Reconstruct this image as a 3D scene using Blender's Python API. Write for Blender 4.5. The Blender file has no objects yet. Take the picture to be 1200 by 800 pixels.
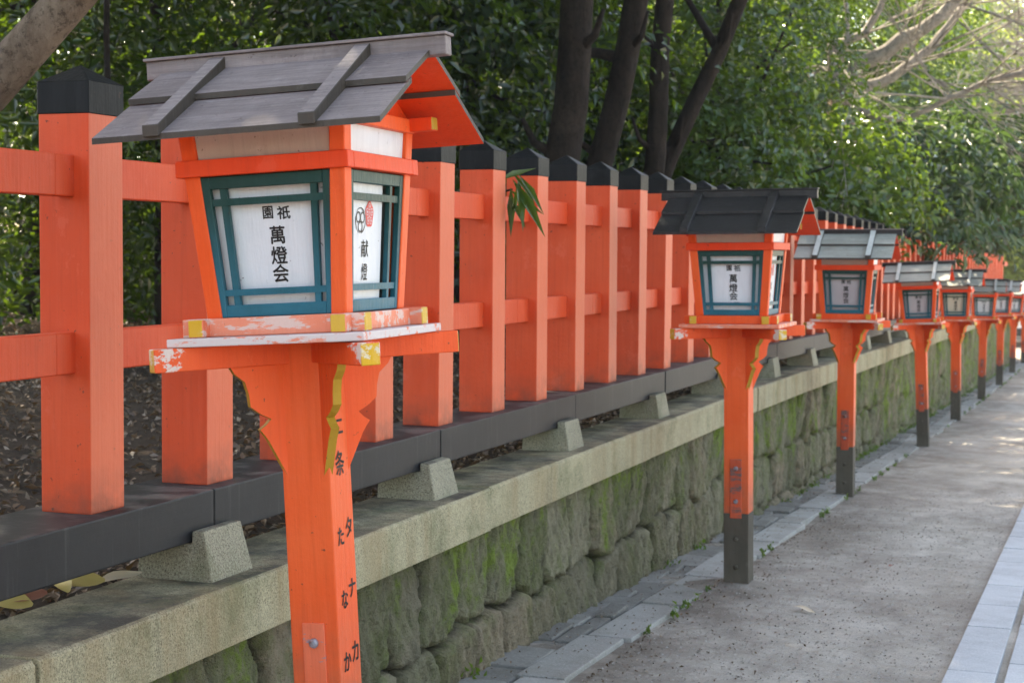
import bpy, bmesh, math, random
import numpy as np
from mathutils import Vector, Matrix
random.seed(7); RNG = np.random.default_rng(11)
R = math.radians
S = bpy.context.scene
COL = S.collection

# ------------------------------------------------------------------ camera maths
F = 1946.6
def _n(v): return v / np.linalg.norm(v)
_yw = _n(np.array([700., 101., -F])); _xw = -_n(np.array([-5432., 145., -F]))
_xw = _n(_xw - _yw * np.dot(_xw, _yw)); _zw = np.cross(_xw, _yw)
ROT = np.array([_xw, _yw, _zw])
CAM = np.array([0, 0, 1.33])
def ray(px, py): return ROT @ np.array([px - 600, 400 - py, -F])
def at_y(px, py, Y): d = ray(px, py); return Vector(CAM + d * (Y / d[1]))
def at_z(px, py, Z): d = ray(px, py); return Vector(CAM + d * ((Z - 1.33) / d[2]))

def gz(y):        # level of the path, falling gently away from the camera
    return float(np.interp(y, [-400, 0, 7.8, 12.4, 17.3, 21.4, 26.5, 31, 45, 80, 600],
                              [0, 0, -.288, -.470, -.62, -.75, -.90, -1.03, -1.33, -1.5, -1.5]))
def fz(y): return -.013 * max(0.0, y - 11)     # the fence and the wall top fall a little further on

# ------------------------------------------------------------------ materials
MATS = {}
class NT:
    def __init__(s, name):
        s.m = bpy.data.materials.new(name); s.m.use_nodes = True
        s.t = s.m.node_tree; s.t.nodes.clear(); MATS[name] = s.m
        s.out = s.n('ShaderNodeOutputMaterial')
    def n(s, typ, **kw):
        nd = s.t.nodes.new(typ)
        for k, v in kw.items():
            if hasattr(nd, k): setattr(nd, k, v)
        return nd
    def l(s, a, b): s.t.links.new(a, b)
    def coord(s, scale=(1, 1, 1), kind='Object', rnd=True):
        tc = s.n('ShaderNodeTexCoord'); mp = s.n('ShaderNodeMapping')
        mp.inputs['Scale'].default_value = scale
        s.l(tc.outputs[kind], mp.inputs['Vector'])
        if rnd:
            oi = s.n('ShaderNodeObjectInfo'); mu = s.n('ShaderNodeMath', operation='MULTIPLY'); mu.inputs[1].default_value = 57
            s.l(oi.outputs['Random'], mu.inputs[0]); s.l(mu.outputs[0], mp.inputs['Location'])
        return mp.outputs[0]
    def noise(s, vec, scale, detail=6, rough=.6, dist=0):
        nd = s.n('ShaderNodeTexNoise'); nd.inputs['Scale'].default_value = scale
        nd.inputs['Detail'].default_value = detail; nd.inputs['Roughness'].default_value = rough
        nd.inputs['Distortion'].default_value = dist
        s.l(vec, nd.inputs['Vector']); return nd.outputs['Fac']
    def vor(s, vec, scale, feature='F1', out='Distance', rnd=1):
        nd = s.n('ShaderNodeTexVoronoi', feature=feature); nd.inputs['Scale'].default_value = scale
        nd.inputs['Randomness'].default_value = rnd
        s.l(vec, nd.inputs['Vector']); return nd.outputs[out]
    def ramp(s, fac, stops, interp='LINEAR'):
        nd = s.n('ShaderNodeValToRGB'); cr = nd.color_ramp; cr.interpolation = interp
        while len(cr.elements) < len(stops): cr.elements.new(.5)
        for e, (p, c) in zip(cr.elements, stops):
            e.position = p
            e.color = (c, c, c, 1) if isinstance(c, (int, float)) else (*c, 1)
        s.l(fac, nd.inputs[0]); return nd.outputs[0]
    def mix(s, fac, a, b, mode='MIX'):
        nd = s.n('ShaderNodeMix', data_type='RGBA', blend_type=mode)
        for i, v in ((0, fac), (6, a), (7, b)):
            if isinstance(v, (int, float)): nd.inputs[i].default_value = v
            elif isinstance(v, tuple): nd.inputs[i].default_value = (*v, 1)
            else: s.l(v, nd.inputs[i])
        return nd.outputs[2]
    def bump(s, h, strength=.3, dist=.01, normal=None):
        nd = s.n('ShaderNodeBump'); nd.inputs['Strength'].default_value = strength; nd.inputs['Distance'].default_value = dist
        s.l(h, nd.inputs['Height'])
        if normal is not None: s.l(normal, nd.inputs['Normal'])
        return nd.outputs[0]
    def pr(s, col, rough=.6, normal=None, spec=.5, metal=0):
        p = s.n('ShaderNodeBsdfPrincipled')
        for k, v in (('Base Color', col), ('Roughness', rough)):
            if isinstance(v, (int, float)): p.inputs[k].default_value = v
            elif isinstance(v, tuple): p.inputs[k].default_value = (*v, 1)
            else: s.l(v, p.inputs[k])
        p.inputs['Specular IOR Level'].default_value = spec; p.inputs['Metallic'].default_value = metal
        if normal is not None: s.l(normal, p.inputs['Normal'])
        s.l(p.outputs[0], s.out.inputs[0]); return p
    def sepz(s, vec, ax='Z'):
        nd = s.n('ShaderNodeSeparateXYZ'); s.l(vec, nd.inputs[0]); return nd.outputs[ax]
    def maprange(s, v, a, b, c=0, d=1):
        nd = s.n('ShaderNodeMapRange'); nd.inputs[1].default_value = a; nd.inputs[2].default_value = b
        nd.inputs[3].default_value = c; nd.inputs[4].default_value = d; s.l(v, nd.inputs[0]); return nd.outputs[0]
    def math(s, op, a, b):
        nd = s.n('ShaderNodeMath', operation=op)
        for i, v in ((0, a), (1, b)):
            if isinstance(v, (int, float)): nd.inputs[i].default_value = v
            else: s.l(v, nd.inputs[i])
        return nd.outputs[0]

def paint(name, base, faded, wear=.0, front=False, *, wearcol=(.62, .50, .45), rough=.5, stain=.35, zfoot=None, zblue=False, grain=False, spec=.22, zstain=False):
    """old house paint on timber: faded patches, vertical streaks, grime, chips down to pale primer"""
    t = NT(name)
    v = t.coord(); vs = t.coord((9, 9, .9))
    c = t.mix(t.ramp(t.noise(v, 2.2, 4), [(.35, 0), (.7, 1)]), base, faded)
    c = t.mix(t.ramp(t.noise(vs, 3.0, 5), [(.5, 0), (.8, .35)]), c, tuple(min(1, x * 1.08 + .02) for x in faded))
    c = t.mix(t.ramp(t.noise(t.coord((26, 26, 1.1)), 2.2, 6, .7), [(.50, 0), (.78, .30)]), c, tuple(x * .55 for x in base))
    c = t.mix(t.ramp(t.noise(t.coord((3, 3, 2)), 2.0, 9, .75), [(.60, 0), (.63, .28)]), c, tuple(min(1, x * 1.05 + .05) for x in faded))
    gr = t.ramp(t.noise(v, 4.5, 9, .62), [(.60, 0), (.85, stain)])
    c = t.mix(gr, c, (.09, .035, .022))
    if grain:
        c = t.mix(t.ramp(t.noise(t.coord((1.5, 30, 30)), 3, 8, .75), [(.42, 0), (.66, .6)]), c, tuple(x * .5 for x in base))
        c = t.mix(t.ramp(t.noise(t.coord((1, 2, 2)), 9, 9, .8), [(.58, 0), (.68, .7)]), c, (.30, .27, .26))
        c = t.mix(t.ramp(t.noise(t.coord((3, 9, 9)), 14, 4, .7), [(.66, 0), (.70, .9)]), c, (.03, .022, .02))
    sp = t.ramp(t.noise(v, 60, 3, .6), [(.69, 0), (.74, .8)])
    c = t.mix(sp, c, (.06, .03, .02))
    if zfoot is not None:
        # path-facing side tinted paler to stand in for light from the right; splash dirt right above the beam
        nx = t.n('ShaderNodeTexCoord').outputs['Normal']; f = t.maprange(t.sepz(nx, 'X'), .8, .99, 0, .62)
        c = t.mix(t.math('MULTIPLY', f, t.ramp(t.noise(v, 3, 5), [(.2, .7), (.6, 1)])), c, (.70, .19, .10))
        z = t.sepz(t.coord(rnd=False)); f = t.maprange(z, zfoot, zfoot + .12, .75, 0)
        f = t.math('MULTIPLY', f, t.ramp(t.noise(v, 14, 6), [(.35, 0), (.7, 1)]))
        c = t.mix(f, c, (.10, .05, .035))
    if zstain:     # splashed and worn towards the foot of the post
        f = t.math('MULTIPLY', t.maprange(t.sepz(t.coord(rnd=False)), .68, .37, 0, 1), t.ramp(t.noise(v, 9, 7, .7), [(.30, .15), (.62, .85)]))
        c = t.mix(f, c, (.26, .095, .055))
    if wear > 0:
        w = t.noise(t.coord((1.2, 5, 5)), 6, 10, .75)
        if front:      # only the ends that reach out towards -y are weathered bare
            yy = t.sepz(t.coord(rnd=False), 'Y'); w = t.math('ADD', w, t.maprange(yy, -.16, -.25, -.35, .02))
        wf = t.ramp(w, [(.62 - wear * .32, 0), (.64 - wear * .32, 1)])
        c = t.mix(wf, c, wearcol)
    if zblue:       # paint turns bluer towards the lower rails
        f = t.maprange(t.sepz(t.coord(rnd=False)), 1.54, 1.30, 0, .9); f = t.math('MULTIPLY', f, t.ramp(t.noise(v, 12, 5), [(.25, .6), (.6, 1)]))
        c = t.mix(f, c, (.02, .155, .225))
    gv = t.coord((22, 22, 1.2))
    h = t.math('ADD', t.noise(gv, 4, 4), t.noise(v, 30, 4))
    t.pr(c, rough, t.bump(h, .30, .005), spec)
    return t.m

RED, FADE = (.60, .062, .018), (.66, .092, .034)
paint('vermilion', RED, FADE, 0, stain=.15)
paint('vermilion_lantern', (.78, .088, .018), (.80, .125, .035), 0, stain=.22, zstain=True)
paint('vermilion_bright', (.74, .050, .010), (.74, .068, .015), 0, stain=.15)
paint('vermilion_chipped', (.76, .17, .08), (.76, .28, .18), .30, wearcol=(.66, .47, .41), stain=.25)
paint('arm_paint', (.76, .070, .014), (.78, .11, .03), .40, True, wearcol=(.62, .50, .44), stain=.2)
paint('vermilion_bare', (.72, .17, .08), (.70, .34, .26), .60, wearcol=(.60, .52, .50), rough=.7, stain=.5)
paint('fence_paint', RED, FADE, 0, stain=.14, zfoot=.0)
paint('yellow_paint', (.62, .34, .02), (.58, .36, .07), .25, wearcol=(.6, .5, .35), stain=.3)
paint('ochre_paint', (.42, .23, .02), (.36, .20, .03), 0, stain=.3)
paint('green_paint', (.010, .046, .038), (.012, .060, .055), 0, rough=.42, stain=.15, zblue=True)
paint('black_paint', (.006, .0065, .007), (.013, .0135, .015), 0, rough=.5, stain=.0, spec=.12)
paint('roof_brown', (.165, .130, .127), (.27, .225, .22), 0, rough=.62, stain=.7, grain=True)
paint('roof_edge', (.042, .033, .027), (.07, .056, .044), 0, rough=.6, stain=.3)
paint('roof_dark', (.017, .016, .016), (.034, .031, .030), 0, rough=.42, stain=.2)
paint('roof_pale', (.33, .335, .29), (.47, .475, .43), 0, rough=.65, stain=.6, grain=True)
paint('batten_pale', (.48, .50, .47), (.66, .68, .65), 0, rough=.6, stain=.3)
paint('dark_foot', (.065, .055, .042), (.125, .105, .080), 0, rough=.8, stain=.3)
paint('plank_white', (.44, .37, .32), (.52, .45, .41), 0, rough=.7, stain=.35)
paint('sheet_white', (.62, .64, .67), (.67, .68, .70), 0, rough=.35, stain=.05)
paint('sheet_cream', (.52, .47, .37), (.58, .52, .42), 0, rough=.4, stain=.1)
paint('sheet_grey', (.40, .37, .38), (.46, .42, .43), 0, rough=.4, stain=.1)
paint('car_white', (.8, .8, .8), (.8, .8, .8), 0, rough=.25, stain=.0)
paint('plate_stained', (.42, .065, .03), (.60, .10, .045), .30, wearcol=(.16, .09, .08), stain=.9)
paint('plate_paint', (.74, .13, .055), (.72, .17, .09), .10, wearcol=(.30, .22, .24), stain=.6)
t = NT('ink'); t.pr((.012, .011, .012), .5)
t = NT('seal_red'); t.pr((.62, .035, .03), .5)
t = NT('rusty_metal'); v = t.coord()
t.pr(t.mix(t.ramp(t.noise(v, 40, 6), [(.4, 0), (.6, 1)]), (.30, .29, .33), (.16, .05, .03)), .5, t.bump(t.noise(v, 80, 4), .5, .003), .5, .3)
t = NT('dark_inside'); t.pr((.035, .04, .036), .5)
t = NT('glass_dark'); t.pr((.02, .022, .025), .12)
t = NT('rubber'); t.pr((.02, .02, .02), .7)
t = NT('tail_red'); t.pr((.5, .02, .02), .25)
t = NT('steel'); t.pr((.5, .5, .5), .3, metal=1)

def beam_mat():
    t = NT('beam_black'); v = t.coord(rnd=False); vs = t.coord((7, 1.5, 1.0), rnd=False)
    c = t.mix(t.ramp(t.noise(v, 3, 6), [(.35, 0), (.75, 1)]), (.009, .010, .012), (.019, .019, .021))
    c = t.mix(t.ramp(t.noise(t.coord((6, 14, .8), rnd=False), 3, 5), [(.58, 0), (.74, .6)]), c, (.055, .055, .054))
    nz = t.sepz(t.n('ShaderNodeNewGeometry').outputs['Normal'])
    top = t.math('MULTIPLY', t.maprange(nz, .7, .95), t.ramp(t.noise(v, 9, 6), [(.45, 0), (.62, .8)]))
    c = t.mix(top, c, (.10, .092, .085))
    t.pr(c, .55, t.bump(t.math('ADD', t.noise(v, 40, 6), t.noise(t.coord((30, 1.2, 30), rnd=False), 3, 3)), .14, .003), .3)
beam_mat()

def granite(name, base, dark, moss=.5, streak=True):
    t = NT(name); v = t.coord(rnd=False)
    c = t.mix(t.ramp(t.noise(v, 2.5, 6), [(.3, 0), (.7, 1)]), dark, base)
    c = t.mix(t.ramp(t.noise(v, 170, 3, .7), [(.35, .0), (.62, .75)]), c, tuple(x * 1.55 for x in base))
    c = t.mix(t.ramp(t.noise(v, 230, 2, .7), [(.55, .0), (.66, .8)]), c, tuple(x * .30 for x in dark))
    if streak:
        c = t.mix(t.ramp(t.noise(t.coord((4, 5, .5), rnd=False), 1.6, 5), [(.45, 0), (.72, .7)]), c, (.24, .16, .075))
        c = t.mix(t.ramp(t.noise(t.coord((4, 6.3, .4), rnd=False), 2.3, 5), [(.58, 0), (.78, .4)]), c, (.06, .06, .042))
    nz = t.sepz(t.n('ShaderNodeNewGeometry').outputs['Normal'])
    c = t.mix(t.math('MULTIPLY', t.maprange(nz, .6, .95), t.ramp(t.noise(v, 4.5, 8, .7), [(.36, 0), (.6, .88)])), c, (.045, .040, .034))
    c = t.mix(t.ramp(t.noise(v, 3.7, 8, .7), [(.50, 0), (.72, moss)]), c, (.075, .095, .035))
    t.pr(c, .85, t.bump(t.math('ADD', t.noise(v, 150, 3), t.math('MULTIPLY', t.noise(v, 14, 5), 3)), .6, .006), .3)
granite('granite_cap', (.33, .29, .185), (.19, .16, .10), .65)
granite('granite_foot', (.25, .23, .165), (.15, .13, .095), .55, False)

def boulder():
    t = NT('mossy_stone'); v = t.coord(rnd=False)
    at = t.n('ShaderNodeAttribute', attribute_name='cell').outputs['Fac']
    c = t.ramp(at, [(0, (.23, .20, .135)), (.3, (.34, .30, .20)), (.55, (.19, .175, .105)), (.8, (.35, .27, .185)), (1, (.27, .24, .15))])
    c = t.mix(t.ramp(t.noise(v, 9, 8, .7), [(.38, 0), (.7, .6)]), c, (.085, .078, .052))
    c = t.mix(t.ramp(t.noise(v, 90, 4, .7), [(.5, 0), (.7, .5)]), c, (.26, .24, .17))
    m = t.noise(t.coord((1, 1.0, .65), rnd=False), 3.3, 10, .74)
    hz = t.n('ShaderNodeAttribute', attribute_name='hgt').outputs['Fac']
    m = t.math('ADD', m, t.maprange(hz, 0, 1, -.05, .075))
    c = t.mix(t.ramp(m, [(.46, 0), (.66, .85)]), c, (.125, .155, .045))
    c = t.mix(t.ramp(t.math('ADD', m, t.math('MULTIPLY', t.noise(v, 40, 3), .12)), [(.64, 0), (.72, .8)]), c, (.20, .27, .045))
    c = t.mix(t.ramp(t.noise(t.coord((2, 7, .8), rnd=False), 3, 7, .7), [(.52, 0), (.72, .7)]), c, (.045, .040, .026))
    je = t.n('ShaderNodeAttribute', attribute_name='joint').outputs['Fac']
    c = t.mix(t.ramp(t.math('ADD', je, t.math('MULTIPLY', t.noise(v, 25, 4), .2)), [(.20, .95), (.60, 0)]), c, (.022, .018, .012))     # earth packed in the joints
    h = t.math('ADD', t.noise(v, 60, 6, .7), t.math('MULTIPLY', t.noise(v, 12, 6, .7), 3))
    t.pr(c, .92, t.bump(h, 1, .02), .2)
boulder()

def dirt():
    t = NT('path_dirt'); v = t.coord(rnd=False)
    c = t.mix(t.ramp(t.noise(v, 1.3, 7, .65), [(.36, 0), (.64, 1)]), (.42, .37, .31), (.62, .57, .50))
    c = t.mix(t.ramp(t.noise(t.coord((1, .5, 1), rnd=False), 2.2, 9, .75), [(.44, 0), (.64, .75)]), c, (.245, .205, .165))
    c = t.mix(t.ramp(t.noise(v, 26, 8, .8), [(.45, 0), (.7, .6)]), c, (.38, .36, .34))
    c = t.mix(t.ramp(t.noise(v, 75, 4, .8), [(.58, 0), (.70, .55)]), c, (.12, .10, .085))
    c = t.mix(t.ramp(t.noise(v, 110, 3, .8), [(.60, 0), (.72, .7)]), c, (.5, .48, .46))
    x = t.sepz(v, 'X')   # damp leaf mould along the gutter side
    e = t.math('MULTIPLY', t.maprange(x, -.95, -1.75), t.ramp(t.noise(v, 5, 8, .7), [(.35, .2), (.65, 1)]))
    c = t.mix(t.math('MULTIPLY', e, .8), c, (.125, .092, .068))
    h = t.math('ADD', t.noise(v, 70, 6, .8), t.math('MULTIPLY', t.noise(v, 9, 6), 2))
    t.pr(c, .95, t.bump(h, .9, .012), .2)
dirt()
def soil():
    t = NT('forest_soil'); v = t.coord(rnd=False)
    c = t.mix(t.ramp(t.noise(v, 5, 8, .75), [(.35, 0), (.7, 1)]), (.022, .015, .010), (.070, .045, .028))
    c = t.mix(t.ramp(t.noise(v, 30, 6, .8), [(.55, 0), (.7, .8)]), c, (.17, .125, .09))
    t.pr(c, .95, t.bump(t.noise(v, 25, 6, .8), 1, .03), .2)
soil()
def slab(name, a, b, d):
    t = NT(name); v = t.coord(rnd=False)
    ri = t.n('ShaderNodeNewGeometry').outputs['Random Per Island']
    c = t.mix(ri, a, b)
    c = t.mix(t.ramp(t.noise(v, 3.5, 8, .7), [(.45, 0), (.72, .7)]), c, d)
    c = t.mix(t.ramp(t.noise(v, 120, 3, .7), [(.5, 0), (.7, .4)]), c, tuple(min(.7, x * 1.5) for x in b))
    c = t.mix(t.ramp(t.noise(v, 45, 4, .8), [(.62, 0), (.72, .5)]), c, (.06, .055, .05))
    t.pr(c, .8, t.bump(t.math('ADD', t.noise(v, 80, 4), t.math('MULTIPLY', t.noise(v, 7, 4), 3)), .5, .006), .3)
slab('gutter_slab', (.25, .238, .218), (.36, .35, .33), (.15, .135, .105))
slab('rubble_slab', (.14, .13, .115), (.24, .23, .21), (.085, .075, .055))
slab('paving_slab', (.40, .415, .435), (.52, .535, .555), (.30, .305, .32))
def bark(name, a, b, rough=.9):
    t = NT(name); v = t.coord((1, 1, .35)); vv = t.coord()
    c = t.mix(t.ramp(t.noise(v, 9, 8, .75), [(.35, 0), (.68, 1)]), a, b)
    c = t.mix(t.ramp(t.noise(vv, 2.4, 6, .7), [(.55, 0), (.7, .5)]), c, tuple(x * 1.8 for x in b))
    c = t.mix(t.ramp(t.noise(vv, 22, 6, .8), [(.52, 0), (.62, .75)]), c, tuple(x * .4 for x in a))
    t.pr(c, rough, t.bump(t.noise(v, 22, 8, .8), 1, .035), .2)
bark('bark_dark', (.011, .008, .006), (.036, .026, .020))
bark('bark_tan', (.17, .115, .08), (.38, .29, .215))
bark('bark_grey', (.22, .195, .17), (.40, .36, .32))
def leaf(name, cols, trans, rough=.17, tf=.35, vary=.85):
    t = NT(name)
    ri = t.n('ShaderNodeNewGeometry').outputs['Random Per Island']
    n = len(cols); c = t.ramp(ri, [(i / max(1, n - 1), k) for i, k in enumerate(cols)])
    c = t.mix(t.ramp(t.noise(t.coord(), 1.3, 4, .6), [(.42, vary), (.60, 0)]), c, tuple(x * .38 for x in cols[0]))   # tone varies with leaf age and paints in shaded gaps between clumps
    p = t.n('ShaderNodeBsdfPrincipled'); p.inputs['Roughness'].default_value = rough
    p.inputs['Specular IOR Level'].default_value = .65
    t.l(c, p.inputs['Base Color'])
    tr = t.n('ShaderNodeBsdfTranslucent')
    t.l(t.mix(ri, trans, tuple(x * .6 for x in trans)), tr.inputs['Color'])
    mx = t.n('ShaderNodeMixShader'); mx.inputs[0].default_value = tf
    t.l(p.outputs[0], mx.inputs[1]); t.l(tr.outputs[0], mx.inputs[2]); t.l(mx.outputs[0], t.out.inputs[0])
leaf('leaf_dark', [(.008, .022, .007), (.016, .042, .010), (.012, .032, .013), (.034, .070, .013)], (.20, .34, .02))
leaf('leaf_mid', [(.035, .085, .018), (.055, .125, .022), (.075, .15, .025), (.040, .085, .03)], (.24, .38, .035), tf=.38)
leaf('leaf_gloss', [(.030, .070, .035), (.050, .095, .05), (.035, .085, .03), (.065, .11, .055)], (.16, .28, .05), .25, .25)
leaf('leaf_lime', [(.09, .16, .025), (.12, .20, .03), (.15, .20, .04)], (.45, .55, .05), .5, .5)
leaf('leaf_litter', [(.05, .028, .016), (.13, .075, .04), (.21, .13, .075), (.07, .036, .022), (.38, .30, .22)], (.25, .15, .06), .6, .15, 0)
leaf('leaf_yellow', [(.50, .36, .09), (.56, .45, .18)], (.4, .3, .05), .5, .2, 0)
leaf('leaf_redbrown', [(.30, .10, .08), (.35, .16, .10)], (.3, .1, .05), .5, .2, 0)
leaf('leaf_pale', [(.66, .54, .38), (.70, .58, .42)], (.4, .3, .2), .6, .2, 0)
leaf('grit', [(.26, .22, .19), (.36, .33, .30), (.44, .42, .39), (.16, .12, .09), (.55, .52, .48)], (.1, .1, .1), .9, .0, 0)
leaf('weed', [(.06, .13, .02), (.10, .19, .03)], (.3, .45, .04), .5, .4)

# ------------------------------------------------------------------ object helpers
def empty(name, loc=(0, 0, 0), rot=(0, 0, 0)):
    o = bpy.data.objects.new(name, None); COL.objects.link(o); o.location = loc; o.rotation_euler = rot
    o.empty_display_size = .1; return o
def tag(o, label=None, cat=None, group=None, kind=None):
    if label: o['label'] = label
    if cat: o['category'] = cat
    if group: o['group'] = group
    if kind: o['kind'] = kind
    return o
class MB:
    def __init__(s): s.v = []; s.f = []; s.m = []; s.mats = []
    def mi(s, m):
        if m not in s.mats: s.mats.append(m)
        return s.mats.index(m)
    def hexa(s, P, mat, ends=None, endm=None, bottom=None):
        """P: 8 points, 0-3 bottom ring, 4-7 top ring. face order: bottom, top, then four sides"""
        b = len(s.v); s.v += [tuple(p) for p in P]
        fs = [(3, 2, 1, 0), (4, 5, 6, 7), (0, 1, 5, 4), (1, 2, 6, 5), (2, 3, 7, 6), (3, 0, 4, 7)]
        for i, f in enumerate(fs):
            s.f.append(tuple(b + k for k in f))
            mm = mat
            if ends and i in ends: mm = endm
            if bottom and i == 0: mm = bottom
            s.m.append(s.mi(mm))
    def box(s, x0, x1, y0, y1, z0, z1, mat, ends=None, endm=None, bottom=None):
        s.hexa([(x0, y0, z0), (x1, y0, z0), (x1, y1, z0), (x0, y1, z0), (x0, y0, z1), (x1, y0, z1), (x1, y1, z1), (x0, y1, z1)], mat, ends, endm, bottom)
    def poly(s, pts, mat):
        b = len(s.v); s.v += [tuple(p) for p in pts]; s.f.append(tuple(range(b, b + len(pts)))); s.m.append(s.mi(mat))
    def prism(s, pts, off, mat, side=None, back=None):
        """flat outline pts pushed along off"""
        n = len(pts); b = len(s.v); off = Vector(off)
        s.v += [tuple(p) for p in pts] + [tuple(Vector(p) + off) for p in pts]
        s.f.append(tuple(b + i for i in range(n))[::-1]); s.m.append(s.mi(mat))
        s.f.append(tuple(b + n + i for i in range(n))); s.m.append(s.mi(back or mat))
        for i in range(n):
            j = (i + 1) % n; s.f.append((b + i, b + j, b + n + j, b + n + i)); s.m.append(s.mi(side or mat))
    def tube(s, pts, rad, mat, n=8, wob=0):
        b = len(s.v); k = len(pts); up = Vector((0, 0, 1)); a = None
        for i, p in enumerate(pts):
            p = Vector(p)
            d = (Vector(pts[min(i + 1, k - 1)]) - Vector(pts[max(i - 1, 0)])).normalized()
            if a is None:
                a = d.cross(Vector((.3, 1, .1))).normalized()
            else:
                a = (a - d * a.dot(d)).normalized()
            c = d.cross(a)
            for j in range(n):
                t = 2 * math.pi * j / n; r = rad[i] * (1 + wob * random.uniform(-1, 1))
                s.v.append(tuple(p + a * (math.cos(t) * r) + c * (math.sin(t) * r)))
        for i in range(k - 1):
            for j in range(n):
                q = (j + 1) % n
                s.f.append((b + i * n + j, b + i * n + q, b + (i + 1) * n + q, b + (i + 1) * n + j)); s.m.append(s.mi(mat))
        s.f.append(tuple(b + j for j in range(n))[::-1]); s.m.append(s.mi(mat))
        s.f.append(tuple(b + (k - 1) * n + j for j in range(n))); s.m.append(s.mi(mat))
    def build(s, name, parent=None, bevel=0, smooth=False, seg=1):
        me = bpy.data.meshes.new(name); me.from_pydata(s.v, [], s.f)
        for m in s.mats: me.materials.append(MATS[m])
        me.polygons.foreach_set('material_index', s.m)
        bm = bmesh.new(); bm.from_mesh(me)
        bmesh.ops.recalc_face_normals(bm, faces=bm.faces)
        if bevel: bmesh.ops.bevel(bm, geom=list(bm.edges), offset=bevel, segments=seg, profile=.6, affect='EDGES', clamp_overlap=True, material=-1)
        bm.to_mesh(me); bm.free()
        if smooth: me.polygons.foreach_set('use_smooth', [True] * len(me.polygons))
        o = bpy.data.objects.new(name, me); COL.objects.link(o)
        if parent: o.parent = parent
        return o
def copy_tree(o, parent=None):
    c = o.copy(); COL.objects.link(c)
    if parent: c.parent = parent
    for ch in [x for x in KIDS.get(o.name, [])]: copy_tree(ch, c)
    return c
KIDS = {}
def index_kids(root):
    for o in root.children_recursive: KIDS.setdefault(o.parent.name, []).append(o)

def text_mesh(s, size, bold=.0):
    cu = bpy.data.curves.new('ink_text', 'FONT'); cu.body = s; cu.size = size; cu.offset = bold; cu.align_x = 'CENTER'; cu.align_y = 'CENTER'
    cu.resolution_u = 3
    ob = bpy.data.objects.new('ink_text', cu); COL.objects.link(ob)
    dg = bpy.context.evaluated_depsgraph_get(); dg.update()
    me = bpy.data.meshes.new_from_object(ob.evaluated_get(dg))
    v = np.array([p.co[:] for p in me.vertices]); f = [tuple(p.vertices) for p in me.polygons]
    bpy.data.objects.remove(ob); bpy.data.curves.remove(cu); bpy.data.meshes.remove(me)
    return v, f
def put_text(mb, s, size, fn, mat='ink', bold=.0, center=True, sx=1.0):
    """fn maps flat (u, w) to a point in the lantern's frame"""
    v, f = text_mesh(s, size, 0)
    if len(v) == 0: return
    if center:
        v[:, 0] -= (v[:, 0].min() + v[:, 0].max()) / 2; v[:, 1] -= (v[:, 1].min() + v[:, 1].max()) / 2
    w_ = bold * 1.1
    for du, dv in (((0, 0), (w_, 0), (-w_, 0), (0, w_), (0, -w_)) if bold else ((0, 0),)):     # thick brush strokes
        b = len(mb.v); mb.v += [tuple(fn(a * sx + du, c + dv)) for a, c, _ in v]
        for q in f: mb.f.append(tuple(b + k for k in q)); mb.m.append(mb.mi(mat))


# ------------------------------------------------------------------ world, sun, camera
w = bpy.data.worlds.new('World'); S.world = w; w.use_nodes = True
nt = w.node_tree; nt.nodes.clear()
sky = nt.nodes.new('ShaderNodeTexSky'); sky.sky_type = 'NISHITA'; sky.sun_disc = False
SUN_DIR = Vector((-.50, .42, .92)).normalized()
SUN_EL = math.asin(SUN_DIR.z); SUN_AZ = math.atan2(SUN_DIR.x, SUN_DIR.y)
sky.sun_elevation = SUN_EL; sky.sun_rotation = SUN_AZ; sky.air_density = 1; sky.dust_density = 2.5; sky.ozone_density = .6
bg = nt.nodes.new('ShaderNodeBackground'); bg.inputs[1].default_value = .15
wo = nt.nodes.new('ShaderNodeOutputWorld'); nt.links.new(sky.outputs[0], bg.inputs[0]); nt.links.new(bg.outputs[0], wo.inputs[0])
sl = bpy.data.lights.new('sun', 'SUN'); sl.energy = 3.3; sl.angle = R(.53); sl.color = (1, .95, .86)
so = bpy.data.objects.new('sun', sl); COL.objects.link(so)
so.rotation_euler = SUN_DIR.to_track_quat('Z', 'Y').to_euler()
cd = bpy.data.cameras.new('camera'); co = bpy.data.objects.new('camera', cd); COL.objects.link(co); S.camera = co
cd.sensor_width = 36; cd.lens = F / 1200 * 36; cd.clip_end = 3000; cd.clip_start = .05
M = Matrix([list(r) for r in ROT]).to_4x4(); M.translation = Vector(CAM); co.matrix_world = M
cd.dof.use_dof = True; cd.dof.focus_distance = 4.0; cd.dof.aperture_fstop = 9.0
S.view_settings.view_transform = 'Standard'; S.view_settings.look = 'None'; S.view_settings.exposure = 2.35; S.view_settings.gamma = 1
S.view_settings.use_white_balance = True; S.view_settings.white_balance_temperature = 8000; S.view_settings.white_balance_tint = 8
S.cycles.use_denoising = True
try: S.cycles.denoiser = 'OPENIMAGEDENOISE'
except Exception: pass
S.cycles.max_bounces = 6; S.cycles.diffuse_bounces = 3; S.cycles.glossy_bounces = 2; S.cycles.transmission_bounces = 3
S.cycles.transparent_max_bounces = 4; S.cycles.sample_clamp_indirect = 6; S.cycles.caustics_reflective = False; S.cycles.caustics_refractive = False

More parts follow.
